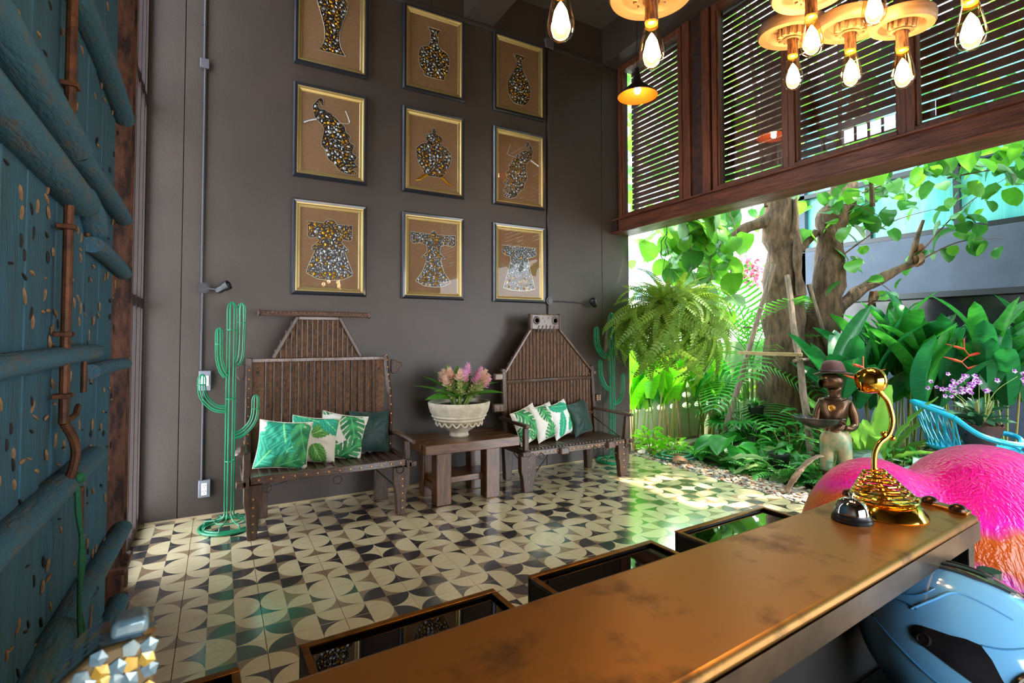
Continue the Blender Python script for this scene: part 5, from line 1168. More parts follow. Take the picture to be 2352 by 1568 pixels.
V = [(SP(0, 0, .50), (.135, .10)), (SP(0, 0, .58), (.115, .085)), (SP(0, .01, .68), (.125, .09)), (SP(0, .01, .80), (.14, .09)), (SP(0, 0, .87), (.085, .07)), (SP(0, 0, .93), .052), (SP(-.012, .01, 1.0), .095), (SP(-.015, .015, 1.07), .115), (SP(-.01, .01, 1.14), .09),
     (SP(.115, 0, .845), .052), (SP(.155, -.01, .76), .047), (SP(.165, .0, .63), .040), (SP(.125, .07, .605), .034), (SP(.075, .12, .625), .026),
     (SP(-.115, 0, .845), .052), (SP(-.145, .01, .76), .045), (SP(-.165, .05, .66), .038), (SP(-.205, .12, .65), .032), (SP(-.235, .17, .67), .026),
     (SP(.072, 0, .42), (.085, .085)), (SP(.078, 0, .32), .075), (SP(.078, .01, .20), .062), (SP(.078, .0, .08), .042), (SP(.078, .005, .02), .046), (SP(.060, .10, .0), .036),
     (SP(-.070, 0, .42), (.085, .085)), (SP(-.075, .01, .32), .075), (SP(-.075, .02, .20), .062), (SP(-.072, .0, .08), .042), (SP(-.072, .005, .02), .046), (SP(-.10, .10, .0), .036),
     (SP(-.10, .04, 1.03), .062), (SP(-.140, .045, 1.02), .044)]
E_ = [(0, 1), (1, 2), (2, 3), (3, 4), (4, 5), (5, 6), (6, 7), (7, 8), (3, 9), (9, 10), (10, 11), (11, 12), (12, 13), (3, 14), (14, 15), (15, 16), (16, 17), (17, 18), (0, 19), (19, 20), (20, 21), (21, 22), (22, 23), (23, 24), (0, 25), (25, 26), (26, 27), (27, 28), (28, 29), (29, 30), (7, 31), (31, 32)]
body = skin('body', V, E_, [M['bronze'], M['verd']], t)
for p in body.data.polygons:
    z = p.center.z - .05 + .05
    if .24 < z - .0 < .62 and abs(p.center.dot(sr)) < .135 + .0: p.material_index = 1
fm = [(.058, .128), (.045, .135), (.034, .138), (.024, .136)]
for k, (a, b) in enumerate(fm): MB().tube([SP(.078 - k * .004, .128, .640 - k * .012), SP(a, b + .012, .640 - k * .013), SP(a - .022, b + .004, .634 - k * .012), SP(a - .030, b - .012, .630 - k * .012)], [.010, .010, .009, .006], 8).obj('finger', M['bronze'], t)
MB().tube([SP(.085, .115, .650), SP(.070, .110, .672), SP(.050, .110, .680)], [.012, .010, .007], 8).obj('thumb', M['bronze'], t)
for k in range(4): MB().tube([SP(-.24, .165, .675 - k * .011), SP(-.262, .16, .672 - k * .012), SP(-.266, .14, .668 - k * .012)], [.010, .009, .006], 8).obj('finger', M['bronze'], t)
MB().tube([SP(-.235, .17, .685), SP(-.245, .155, .70), SP(-.25, .135, .70)], [.011, .009, .006], 8).obj('thumb', M['bronze'], t)
for p_ in ((-.075, .112, 1.095), (-.130, .01, 1.095)): MB().ball(tuple(SP(*p_)), (.014, .014, .009), 10, 7).obj('eye', M['gilt'], t)
MB().ball(tuple(SP(-.180, .050, 1.045)), (.016, .014, .011), 10, 7).obj('nose', M['band'], t)
MB().tube([SP(-.160, .086, 1.005), SP(-.184, .048, .998), SP(-.172, .012, 1.005)], .004, 6).obj('mouth', M['band'], t)
MB().tube([SP(.05 * math.cos(a) , .05 * math.sin(a) + .005, .905) for a in [2 * PI * k / 16 for k in range(16)]], .013, 8, closed=True).tube([SP(.105 * math.cos(a), .085 * math.sin(a), .885 - .0 ) for a in [2 * PI * k / 20 for k in range(20)]], .007, 6, closed=True).obj('collar', M['bronze'], t)
MB().lathe([(0, .010), (.018, .010), (.022, .006), (.030, .008), (.034, .0), (.0, -.004)], 20, 0, frame(SP(-.025, .098, .80), sc)).obj('medallion', M['gilt'], t)
t = thing('fedora_hat', 'dark brown felt hat on the bronze statue\'s head', 'hat', tuple(SP(-.01, .01, 1.15)))
prof = [(.0, .128), (.035, .132), (.062, .130), (.084, .120), (.096, .09), (.103, .03), (.100, .008), (.125, .002), (.155, -.004), (.160, .004), (.125, .010), (.098, .012)]
hm = MB().lathe(prof, 40, 0, Matrix.Identity(4), cap=False); Th = frame(SP(-.012, .012, 1.135), (0, 0, 1), -sr)
v2 = []
for v in hm.v:
    x, y, z = v; y *= .86; x *= 1.08
    if z > .09: z -= .035 * math.exp(-(y / .03) ** 2); 
    if z > .09 and x > .02: y *= .80
    if z < .012 and abs(y) > .08: z += .25 * (abs(y) - .08)
    if x > .1: z -= .25 * (x - .1)
    v2.append(tuple(Th @ Vector((x, y, z))))
hm.v = v2; hm.obj('felt_body', M['felt'], t, smooth=60)
MB().tube([Th @ Vector((.108 * math.cos(a), .088 * math.sin(a), .024)) for a in [2 * PI * k / 32 for k in range(32)]], .009, 6, closed=True).box((0, -.092, .024), (.03, .012, .022), 0, Th).obj('ribbon', M['band'], t)
t = thing('offering_bowl', 'dark oval metal bowl held out by the bronze statue', 'bowl', tuple(SP(-.14, .16, .64)))
Tb = frame(SP(-.145, .165, .61), (0, 0, 1), sr) @ Matrix.Diagonal((1.55, 1, 1, 1))
MB().lathe([(0, 0), (.045, .0), (.085, .025), (.115, .06), (.132, .095), (.136, .098), (.132, .100), (.110, .062), (.08, .032), (0, .016)], 40, 0, Tb).obj('bowl', M['pewter'], t)
for s_ in (-1, 1): MB().tube([Tb @ Vector((s_ * .130, -.02, .096)), Tb @ Vector((s_ * .146, 0, .098)), Tb @ Vector((s_ * .130, .02, .096))], .006, 6).obj('handle', M['pewter'], t)

# ---------------------------------------------------------------- rattan chair and orchid pot
M['rattan'] = mat('turquoise_rattan', '#18a3c4', .35, coat=.4, col2='#1590b4', scale=12); M['clay'] = mat('brown_clay_pot', '#4a2c22', .55, col2='#3a231c', scale=9, bump=.2); M['tglass'] = mat('green_glass_top', '#2d4a3e', .05, spec=.8)
cb = Vector((6.70, 2.36, 0)); cxd = Vector((.486, -.874, 0)); cyd = Vector((-.874, -.486, 0))
t = thing('rattan_armchair', 'turquoise rattan armchair with curved spindle back under the orchid pot', 'chair', tuple(cb))
def CP(a, b, z): return cb + cxd * a + cyd * b + Vector((0, 0, z))
def ellp(a0, a1, z, ra, rb, n=16): return [CP(ra * math.cos(a0 + (a1 - a0) * k / n), rb * math.sin(a0 + (a1 - a0) * k / n), z) for k in range(n + 1)]
seat = [CP(.36 * math.cos(2 * PI * k / 32), .30 * math.sin(2 * PI * k / 32), .36) for k in range(32)]
MB().tube(seat, .022, 8, closed=True).obj('seat_ring', M['rattan'], t)
m = MB()
for k in range(-9, 10): w_ = .34 * math.sqrt(max(0, 1 - (k / 10) ** 2)); m.tube([CP(-w_, .028 * k, .365), CP(w_, .028 * k, .365)], .012, 6)
m.obj('seat_weave', M['rattan'], t, kind='stuff')
A0, A1 = PI * .62, PI * 1.38
bk_ = [CP(.46 * math.cos(A0 + (A1 - A0) * k / 14) - .02, .36 * math.sin(A0 + (A1 - A0) * k / 14), .80 - .10 * abs(k / 7 - 1) ** 2) for k in range(15)]
MB().tube(bk_, .026, 8).obj('back_rail', M['rattan'], t)
for k in range(15):
    for s_ in (-1, 1):
        j = max(0, min(14, k + s_)); p = bk_[k]; a = A0 + (A1 - A0) * j / 14; MB().tube([p, (p + CP(.36 * math.cos(a), .30 * math.sin(a), .37)) / 2 + Vector((0, 0, 0)), CP(.35 * math.cos(a), .29 * math.sin(a), .37)], .008, 6).obj('spindle', M['rattan'], t)
for s_ in (-1, 1):
    MB().tube(spline([bk_[0 if s_ > 0 else 14], CP(-.02, s_ * .40, .56), CP(.18, s_ * .40, .50), CP(.36, s_ * .34, .48), CP(.42, s_ * .24, .44), CP(.38, s_ * .2, .36)], 5), .026, 8).obj('arm', M['rattan'], t)
for a in (-.7, .7, 2.4, 3.9): MB().tube([CP(.33 * math.cos(a), .28 * math.sin(a), .36), CP(.38 * math.cos(a), .32 * math.sin(a), -.05)], .018, 8).obj('leg', M['rattan'], t)
for k in range(10):
    a = -1.2 + k * .26; MB().tube([CP(.35 * math.cos(a), .29 * math.sin(a), .35), CP(.36 * math.cos(a), .30 * math.sin(a), .18)], .014, 6).obj('apron_slat', M['rattan'], t)
MB().tube([CP(.37 * math.cos(2 * PI * k / 28), .31 * math.sin(2 * PI * k / 28), .17) for k in range(28)], .014, 6, closed=True).obj('lower_ring', M['rattan'], t)
pp = Vector((6.78, 2.33, .38))
t = thing('orchid_pot', 'brown scallop-rimmed clay pot of purple orchids on the rattan chair', 'plant', tuple(pp))
P_ = MB().lathe([(0, 0), (.11, 0), (.125, .02), (.165, .12), (.195, .20), (.205, .225), (.190, .228), (.175, .20), (0, .18)], 48, 0, Matrix.Translation(pp), cap=False); 
P_.v = [(x, y, z + (.010 * math.sin(math.atan2(y - pp.y, x - pp.x) * 12) if z > pp.z + .215 else 0)) for x, y, z in P_.v]; po = P_.obj('pot', M['clay'], t, smooth=50)
m = MB()
for k in range(9): a = 2 * PI * k / 9; m.lathe([(0, .004), (.016, .002), (.02, -.002)], 8, 0, frame(pp + Vector((.168 * math.cos(a), .168 * math.sin(a), .12)), (math.cos(a), math.sin(a), -.4)) @ Matrix.Diagonal((1.5, .8, 1, 1)), cap=False)
m.obj('cut_out', M['darkin'], po, kind='stuff')
def leafmat(name, a, b, tl=.3, rough=.38, scale=2.5, st=(1, 1, 1)): return mat(name, a, rough, col2=b, scale=scale, st=st, lo=.35, hi=.7, tl=tl)
M['orleaf'] = leafmat('orchid_leaf', '#2f5c3c', '#1f4630', .1, .3); M['pur'] = mat('purple_petal', '#a02aa8', .5, tl=.2); M['whp'] = mat('white_petal', '#f0e8f4', .5, tl=.2); M['cane'] = mat('green_cane', '#6f8f4a', .5, col2='#8a7a50', scale=8)
ol = leaf_mesh('leaf', M['orleaf'], .22, .065, .6, .35, 6, lambda u: math.sin(PI * min(1, .12 + u * .88)) ** .5)
rr = random.Random(9); top_ = pp + Vector((0, 0, .2))
for k in range(34):
    a = rr.uniform(0, 6.28); e = rr.uniform(.2, 1.3); d = Vector((math.cos(a) * math.cos(e), math.sin(a) * math.cos(e), math.sin(e))); inst('leaf', ol, t, aim(top_ + Vector((d.x * .08, d.y * .08, rr.uniform(0, .16))), d, rr.uniform(-.8, .8), rr.uniform(.7, 1.15)))
for k in range(9):
    a = rr.uniform(0, 6.28); MB().tube([top_, top_ + Vector((.08 * math.cos(a), .08 * math.sin(a), .14)), top_ + Vector((.13 * math.cos(a), .13 * math.sin(a), .26))], [.012, .014, .006], 6).obj('cane', M['cane'], t)
fm_ = MB()
for k in range(5):
    a = 2 * PI * k / 5; c, s_ = math.cos(a), math.sin(a); r = .030
    fm_.add([(0, 0, 0), (r * .7 * math.cos(a - .45), r * .7 * math.sin(a - .45), .004), (r * c, r * s_, .006), (r * .7 * math.cos(a + .45), r * .7 * math.sin(a + .45), .004)], [(0, 1, 2, 3)], 0)
    fm_.add([(r * .55 * c, r * .55 * s_, .0065), (r * .8 * math.cos(a - .25), r * .8 * math.sin(a - .25), .0075), (r * 1.02 * c, r * 1.02 * s_, .0085), (r * .8 * math.cos(a + .25), r * .8 * math.sin(a + .25), .0075)], [(0, 1, 2, 3)], 1)
fm_.ball((0, -.008, .008), (.010, .014, .008), 8, 5, 1)
fme = fm_.mesh('flower', [M['whp'], M['pur']], 0)
for s_i, (a, b, z) in enumerate(((-.28, .0, .58), (-.12, .05, .66), (.0, .05, .62), (.30, .0, .72), (-.2, .1, .55))):
    tip = pp + cxd * a + cyd * b + Vector((0, 0, z)); mid = pp + cxd * a * .4 + cyd * b * .5 + Vector((0, 0, z * .75)); path = spline([top_, mid, tip], 8)
    MB().tube(path, .003, 5).obj('flower_stem', M['stem'], t)
    for k in range(9):
        p = tip + cxd * (rr.uniform(-.16, .14)) + cyd * rr.uniform(-.05, .08) + Vector((0, 0, rr.uniform(-.07, .07)))
        inst('flower', fme, t, frame(p, Vector((-.8 + rr.uniform(-.4, .4), -.5 + rr.uniform(-.4, .4), rr.uniform(-.1, .5)))) @ Matrix.Rotation(rr.uniform(0, 6), 4, 'Z') @ Matrix.Scale(rr.uniform(.8, 1.15), 4))
# ---------------------------------------------------------------- tree, props, vines
M['bark'] = mat('mottled_bark', '#6b523a', .9, col2='#35271b', scale=20, st=(1, 1, .3), lo=.34, hi=.66, bump=1.6, bs=26); M['twig'] = mat('brown_twig', '#5a4430', .8, bump=.4); M['pole'] = mat('grey_pole', '#7d6a58', .8, col2='#5d4c40', scale=9, st=(4, 4, .6), bump=.4); M['palewood'] = mat('pale_batten', '#b59a72', .75, col2='#94794f', scale=8, bump=.3)
t = thing('forked_tree', 'big forked tree trunk with rough mottled bark behind the statue', 'tree', (6.85, 4.45, -.05))
def trunk(pts, rs, name, n=18, amp=.03, k=4):
    P = spline(pts, k); N = len(P); R2 = []
    for i in range(N):
        u = i / (N - 1) * (len(rs) - 1); a = int(min(u, len(rs) - 2)); R2.append(rs[a] + (rs[a + 1] - rs[a]) * (u - a))
    m = MB().tube(P, R2, n); vs = []
    for j, v in enumerate(m.v):
        i = min(j // n, N - 1); c = P[i]; v = Vector(v); d = (v - c); f = 1 + (noise.noise(v * 3.2) * 2.2 + noise.noise(v * 9) * .9) * amp / max(.05, R2[i]) ; vs.append(tuple(c + d * f))
    m.v = vs; return m.obj(name, M['bark'], t, smooth=70)
trunk([(6.86, 4.45, -.1), (6.84, 4.45, .35), (6.80, 4.44, .9), (6.78, 4.43, 1.6), (6.80, 4.43, 2.4), (6.72, 4.42, 3.3), (6.6, 4.4, 4.4), (6.5, 4.3, 5.6)], [.36, .31, .28, .25, .22, .21, .17, .12], 'trunk', 24, .035, 6)
trunk([(6.98, 4.36, .1), (7.05, 4.30, .7), (7.14, 4.24, 1.25), (7.26, 4.16, 1.8), (7.34, 4.10, 2.6), (7.38, 4.06, 3.1), (7.55, 3.98, 3.7), (7.7, 3.8, 5.2)], [.24, .24, .23, .20, .185, .18, .15, .09], 'trunk', 22, .03, 6)
trunk([(7.02, 4.22, 1.15), (7.2, 4.08, 1.55), (7.36, 4.0, 1.88), (7.62, 3.88, 2.10), (7.95, 3.72, 2.32), (8.3, 3.55, 2.5), (8.36, 3.52, 2.56)], [.09, .085, .08, .07, .065, .06, .065], 'branch', 14, .02, 5)
trunk([(6.9, 4.4, 2.55), (7.05, 4.28, 2.75), (7.2, 4.2, 2.95)], [.06, .05, .06], 'branch', 10, .01)
trunk([(6.72, 4.45, 3.15), (6.3, 4.6, 3.0), (5.85, 4.7, 2.75), (5.55, 4.78, 2.62)], [.09, .07, .055, .045], 'branch', 10, .015)
trunk([(8.3, 3.55, 2.5), (8.38, 3.5, 2.85), (8.45, 3.45, 3.1)], [.045, .03, .02], 'branch', 8, .01)
trunk([(6.74, 4.2, 3.4), (6.70, 4.18, 2.8), (6.72, 4.17, 2.35), (6.76, 4.17, 2.05)], [.03, .045, .05, .075], 'hanging_root', 10, .02)
pr = thing('tripod_prop', 'tripod of grey wooden poles with pale cross battens propping the tree', 'support', (6.2, 4.2, -.05))
for a, b, r in (((5.78, 4.72, -.06), (6.40, 4.30, 2.46), .036), ((5.76, 3.42, -.06), (6.52, 4.20, 2.30), .042), ((7.3, 3.7, -.06), (6.9, 4.15, 2.2), .035)):
    p, q = Vector(a), Vector(b); pts = [p.lerp(q, k / 8) + Vector((noise.noise(p + Vector((k, 0, 0))) * .02, noise.noise(p + Vector((0, k, 0))) * .02, 0)) for k in range(9)]
    MB().tube(pts, [r * (1.08 - .03 * k) for k in range(9)], 10).obj('pole', M['pole'], pr)
MB().beam((5.98, 4.55, 1.285), (6.18, 3.80, 1.275), .035, .045).obj('cross_batten', M['palewood'], pr, bevel=.004)
MB().cyl((6.10, 3.86, 1.20), (7.12, 3.86, 1.24), .022, 8).obj('cross_batten', M['pole'], pr)
MB().tube([(6.10 + .05 * math.cos(a), 4.49 + .05 * math.sin(a), 1.62 + .01 * math.sin(3 * a)) for a in [k * .6 for k in range(22)]], .006, 5).obj('lashing', M['twig'], pr)
# vine: heart-shaped leaves
M['vl'] = [leafmat('vine_leaf', '#5fa02c', '#468a22', .42, .3), leafmat('vine_leaf_dark', '#3f8030', '#2f6a2c', .3, .25), leafmat('vine_leaf_pale', '#86ab80', '#648f62', .25, .25)]; M['deadleaf'] = mat('dead_leaf', '#7d5a3c', .8, col2='#5e3f28', scale=12, tl=.2)
heart = lambda u: (.98 * math.sin(PI * min(1, .16 + u * .84)) ** .62) * (1 if u < .97 else .4)
VL = [leaf_mesh('leaf', M['vl'][k % 3 if k < 3 else 0], 1, .92, dr, fo, 6, heart) for k, (dr, fo) in enumerate(((.7, .12), (.5, .2), (.9, .05), (.3, -.1)))]
t = thing('climbing_vine', 'climbing vine with big heart-shaped leaves draped over the tree', 'vine', (6.4, 4.2, 2.6)); rr = random.Random(31)
def vleaf(p, s_, dark=0):
    a = rr.uniform(0, 6.28); d = Vector((math.cos(a), math.sin(a), rr.uniform(-1.6, .1))); k = 1 if rr.random() < dark else rr.choice((0, 0, 3, 2) if dark else (0, 0, 0, 3))
    inst('leaf', VL[k], t, aim(p, d, rr.uniform(-.5, .5), s_))
strands = []
for sx, sy, z0, z1 in ((4.95, 4.85, 3.0, 2.25), (5.2, 4.6, 3.0, 1.95), (5.35, 4.45, 3.0, 2.0), (5.6, 4.35, 3.1, 1.75), (5.1, 4.3, 3.1, 2.5), (4.9, 4.4, 3.0, 2.5), (5.45, 4.75, 3.0, 1.85), (5.3, 4.8, 3.0, 2.1), (5.7, 4.75, 3.1, 2.2)):
    pts = [Vector((sx + noise.noise(Vector((k * .7, sx, 0))) * .14, sy + noise.noise(Vector((0, sx, k * .7))) * .14, z0 + (z1 - z0) * k / 8)) for k in range(9)]; strands.append(pts)
    MB().tube(pts, .006, 5).obj('vine_stem', M['twig'], t)
    for k in range(15): p = pts[rr.randrange(9)]; vleaf(p + Vector((rr.uniform(-.16, .16), rr.uniform(-.16, .16), rr.uniform(-.05, .1))), rr.uniform(.18, .34), .25)
for (a, b, n) in (((7.3, 3.9, 2.6), (8.3, 3.2, 3.2), 14), ((8.3, 3.5, 2.55), (8.6, 2.6, 3.5), 22), ((8.3, 3.5, 2.5), (8.75, 2.7, 2.75), 10), ((7.4, 3.7, 3.4), (8.4, 2.6, 3.6), 24), ((8.0, 3.0, 3.5), (8.6, 1.9, 3.3), 22), ((6.95, 3.9, 3.2), (7.6, 3.5, 3.0), 22), ((7.05, 4.0, 2.95), (7.3, 3.8, 2.4), 9), ((7.5, 3.8, 2.15), (8.0, 3.6, 2.05), 5)):
    a, b = Vector(a), Vector(b); mid = (a + b) / 2 + Vector((0, 0, .12)); path = spline([a, mid, b], 8); MB().tube(path, [.012 - .0006 * k for k in range(len(path))], 5).obj('vine_stem', M['twig'], t)
    for k in range(int(n * 1.12)): p = path[rr.randrange(len(path))]; vleaf(p + Vector((rr.uniform(-.2, .2), rr.uniform(-.25, .25), rr.uniform(-.2, .2))), rr.uniform(.14, .27), .55)
dl = leaf_mesh('dead_leaf', M['deadleaf'], .26, .13, 2.2, .8, 5, heart)
for p in ((8.3, 3.45, 2.75), (8.25, 3.45, 2.6), (7.62, 3.72, 2.1), (7.64, 3.7, 1.95), (8.7, 2.2, 3.45), (8.65, 2.3, 3.3)):
    for k in range(2): inst('dead_leaf', dl, t, aim(Vector(p) + Vector((rr.uniform(-.05, .05), rr.uniform(-.05, .05), 0)), (rr.uniform(-.6, .6), rr.uniform(-.6, .6), -1), rr.uniform(-1, 1), rr.uniform(.7, 1.1)))
# leaf canopy beyond the louvres, one uncountable mass
t2 = thing('tree_canopy', 'mass of sunlit foliage seen through the louvres', 'foliage', (7, 3, 4)); m = MB(); fl_ = leaf_mesh('x', M['vl'][0], 1, .8, .6, .1, 3, heart); lv = [v.co.copy() for v in fl_.vertices]; lf = [tuple(p.vertices) for p in fl_.polygons]; bpy.data.meshes.remove(fl_)
for k in range(4600):
    p = Vector((rr.uniform(5.3, 9.8), rr.uniform(-1.8, 9.3), rr.uniform(3.2, 8.2)))
    if noise.noise(p * .8) < -.2: continue
    if p.y > 5.2 and p.x < 7.2 and p.z < 4: continue
    if 3.5 < p.y < 6.4 and rr.random() < .5: continue
    a = rr.uniform(0, 6.28); T = aim(p, (math.cos(a), math.sin(a), rr.uniform(-1.3, .2)), rr.uniform(-.7, .7), rr.uniform(.14, .30)); m.add([T @ v for v in lv], lf, rr.choice((0, 0, 1)))
for k in range(18):
    p = Vector((rr.uniform(5.6, 9), rr.uniform(-1, 6), 3.2)); m.tube([p, p + Vector((rr.uniform(-.8, .8), rr.uniform(-.8, .8), 3.2))], .03, 5, 2)
m.obj('foliage', [M['vl'][0], M['vl'][1], M['bark']], t2, kind='stuff')

# ---------------------------------------------------------------- heliconia rows
banana = lambda u: math.sin(PI * min(1, .06 + u * .94)) ** .45
M['hb'] = [leafmat('banana_leaf_bright', '#7cc424', '#58aa1c', .65, .35, 6, (1, 5, 1)), leafmat('banana_leaf', '#2f8a2c', '#1f6f26', .35, .3, 6, (1, 5, 1)), leafmat('banana_leaf_dark', '#23703a', '#185a30', .25, .28, 6, (1, 5, 1))]
HL = [[leaf_mesh('leaf', M['hb'][c], 1, .27, dr, fo, 9, banana) for dr, fo in ((.25, .35), (.8, .25), (.5, .6))] for c in range(3)]
M['hstem'] = mat('heliconia_stem', '#6f9a34', .5, col2='#8a6a3a', scale=4, st=(3, 3, .8), tl=.1); M['dstem'] = mat('dry_stem', '#8a6a40', .7, col2='#a98a58', scale=5)
def heliconia(x, y, label, cset, h, n, nl, spread=.18, Lr=(.5, .75), group='heliconia clumps', rr=rr, dry=2):
    t = thing('heliconia', label, 'plant', (x, y, -.05), 0, group)
    for k in range(n):
        bx_, by_ = x + rr.uniform(-spread, spread), y + rr.uniform(-spread * .5, spread * .5); hh = h * rr.uniform(.75, 1.05); tx, ty = bx_ + rr.uniform(-.14, .14), by_ + rr.uniform(-.1, .1)
        path = [Vector((bx_, by_, -.06)), Vector(((bx_ + tx) / 2 + .01, (by_ + ty) / 2, hh * .5)), Vector((tx, ty, hh))]; MB().tube(path, [.014, .012, .007], 6).obj('stem', M['hstem'] if k >= dry else M['dstem'], t)
        for j in range(nl):
            a = rr.uniform(0, 6.28); e = rr.uniform(.75, 1.45) if j else rr.uniform(1.2, 1.5); d = Vector((math.cos(a) * math.cos(e), math.sin(a) * math.cos(e), math.sin(e))); s_ = rr.uniform(*Lr)
            inst('leaf', HL[cset if rr.random() < .75 else min(2, cset + 1)][rr.randrange(3)], t, aim(path[2] - Vector((0, 0, rr.uniform(0, .35) * hh)), d, rr.uniform(-1.5, 1.5), (s_, s_, s_)))
labs = ['heliconia clump with one broad yellow-green leaf, nearest the wall corner', 'heliconia clump second from the wall corner, thin green canes', 'heliconia clump behind the hanging fern', 'heliconia clump with canes crossing the oval wall openings', 'heliconia clump just left of the leaning pole', 'heliconia clump right behind the leaning pole', 'heliconia clump beside the potted hanging plant', 'heliconia clump farthest right along the pale wall']
for k in range(8): heliconia(4.85 + k * .29, 5.43 + .05 * math.sin(k * 2), labs[k], 0, .86 if k < 6 else .8, 5, 2, .15, (.50, .72) if k else (.62, .8), 'bright heliconias along the garden wall')
bl = HL[0][0]; inst('leaf', bl, bpy.data.objects['heliconia'], aim((4.98, 5.15, .68), (.12, -.05, 1), 1.35, .78))
# right-hand bank of dark banana-like plants
HD = [('dark banana plant behind the statue and its hat', 6.55, 3.55), ('banana plant with leaning leaves right of the tree', 6.95, 3.35), ('banana plant with tall pale upright leaf', 7.3, 3.2), ('banana plant with browned leaf tip below the grey wall', 7.45, 2.95), ('banana plant behind the gold lamp head', 6.95, 2.95), ('banana plant above the rattan chair', 7.55, 2.6), ('banana plant behind the orchids', 7.85, 2.45), ('banana plant with curled tall leaf by the right edge', 8.1, 2.2), ('banana plant at the right edge of the frame', 8.2, 1.85), ('low banana plant by the dark plinth', 7.8, 2.9)]
for k, (lb, x, y) in enumerate(HD): heliconia(x, y, lb, 2 if k % 3 == 0 else 1, 1.12 + .12 * (k % 3), 6, 3, .22, (.62, .98), 'dark banana plants before the grey building', dry=0)
M['redb'] = mat('red_bract', '#c4302c', .45, col2='#d8682c', scale=9, tl=.15)
def helico_flower(p, label):
    t = thing('heliconia_flower', label, 'flower', p, 0, 'red heliconia flowers'); P = Vector(p); z = [Vector((0, 0, .0)), Vector((.03, -.03, -.07)), Vector((-.02, .02, -.14)), Vector((.02, -.02, -.21))]
    MB().tube([P + Vector((0, 0, .12))] + [P + q for q in z], .007, 6).obj('stalk', M['redb'], t)
    for i, q in enumerate(z):
        s_ = 1 if i % 2 else -1; d = Vector((.486 * s_, -.874 * s_, .35)); MB().tube([P + q, P + q + d * .06, P + q + d * .16], [.013, .017, .002], 6).obj('bract', M['redb'], t)
helico_flower((7.10, 2.55, 1.36), 'large hanging red heliconia flower above the orchids'); helico_flower((6.15, 3.10, 1.16), 'small red heliconia flower between statue and gold lamp')

# ---------------------------------------------------------------- hanging fern
M['fernm'] = leafmat('fern_frond', '#7f9c34', '#557f28', .4, .5, 5); M['basket'] = mat('coir_basket', '#3a2e26', .9, bump=.6, scale=20, col2='#241c18')
def frond_mesh(name, m_, L, W, droop, n=22, curl=0):
    m = MB(); pts = []
    for i in range(n + 1):
        u = i / n; a = droop * u; y = L * (math.sin(a) / a if a > 1e-3 else 1) * u; z = -L * u * (1 - math.cos(a)) / max(a, 1e-3); pts.append(Vector((curl * u * u, y, z)))
    m.tube(pts, [.0022 * (1 - .7 * i / n) for i in range(n + 1)], 3, cap=False)
    for i in range(1, n + 1):
        u = i / n; w_ = W / 2 * math.sin(PI * min(1, .15 + u * .85)) ** .6 + .004; p = pts[i]; tn = (pts[i] - pts[i - 1]).normalized(); b = L / n * .46
        for s_ in (-1, 1):
            q = p + Vector((s_ * w_, 0, 0)) + tn * w_ * .25 + Vector((0, 0, -.15 * w_)); md = p + Vector((s_ * w_ * .5, 0, 0)) + tn * w_ * .1
            m.add([p - tn * b * .6, md - tn * b, q, md + tn * b, p + tn * b * .6], [(0, 1, 2, 3, 4)] if s_ > 0 else [(4, 3, 2, 1, 0)])
    return m.mesh(name, m_, 0)
t = thing('hanging_fern', 'large hanging fern in a dark basket under the lintel beam', 'plant', (4.55, 4.35, 1.64)); fc = Vector((4.55, 4.35, 1.74))
MB().lathe([(0, -.14), (.08, -.13), (.15, -.06), (.18, .06), (.165, .06), (0, .05)], 24, 0, Matrix.Translation(fc)).obj('basket', M['basket'], t)
for k in range(3): a = k * 2.1; MB().cyl(fc + Vector((.17 * math.cos(a), .17 * math.sin(a), .05)), Vector((4.53, 4.38, 2.56)), .003, 5).obj('hanger', M['wire'], t)
MB().tube([(4.53, 4.38, 2.55), (4.515, 4.40, 2.60), (4.53, 4.38, 2.66), (4.53, 4.38, 2.79)], .005, 6).obj('hook', M['wire'], t)
FM = [frond_mesh('frond', M['fernm'], L, .10, d, 30, c) for L, d, c in ((.78, 1.5, .08), (.90, 2.2, -.08), (.62, 1.2, .06), (1.0, 2.6, 0), (.5, .9, -.05))]
for k in range(235):
    a = rr.uniform(0, 6.28); e = rr.uniform(-.35, 1.5); d = Vector((math.cos(a) * math.cos(e), math.sin(a) * math.cos(e), math.sin(e)))
    i = (2, 4, 2, 0, 3)[rr.randrange(5)] if e > .9 else rr.choice((0, 1, 3, 3)); inst('frond', FM[i], t, aim(fc + Vector((d.x * .1, d.y * .1, .04)), d, rr.uniform(-1.2, 1.2), rr.uniform(.62, 1.08)))

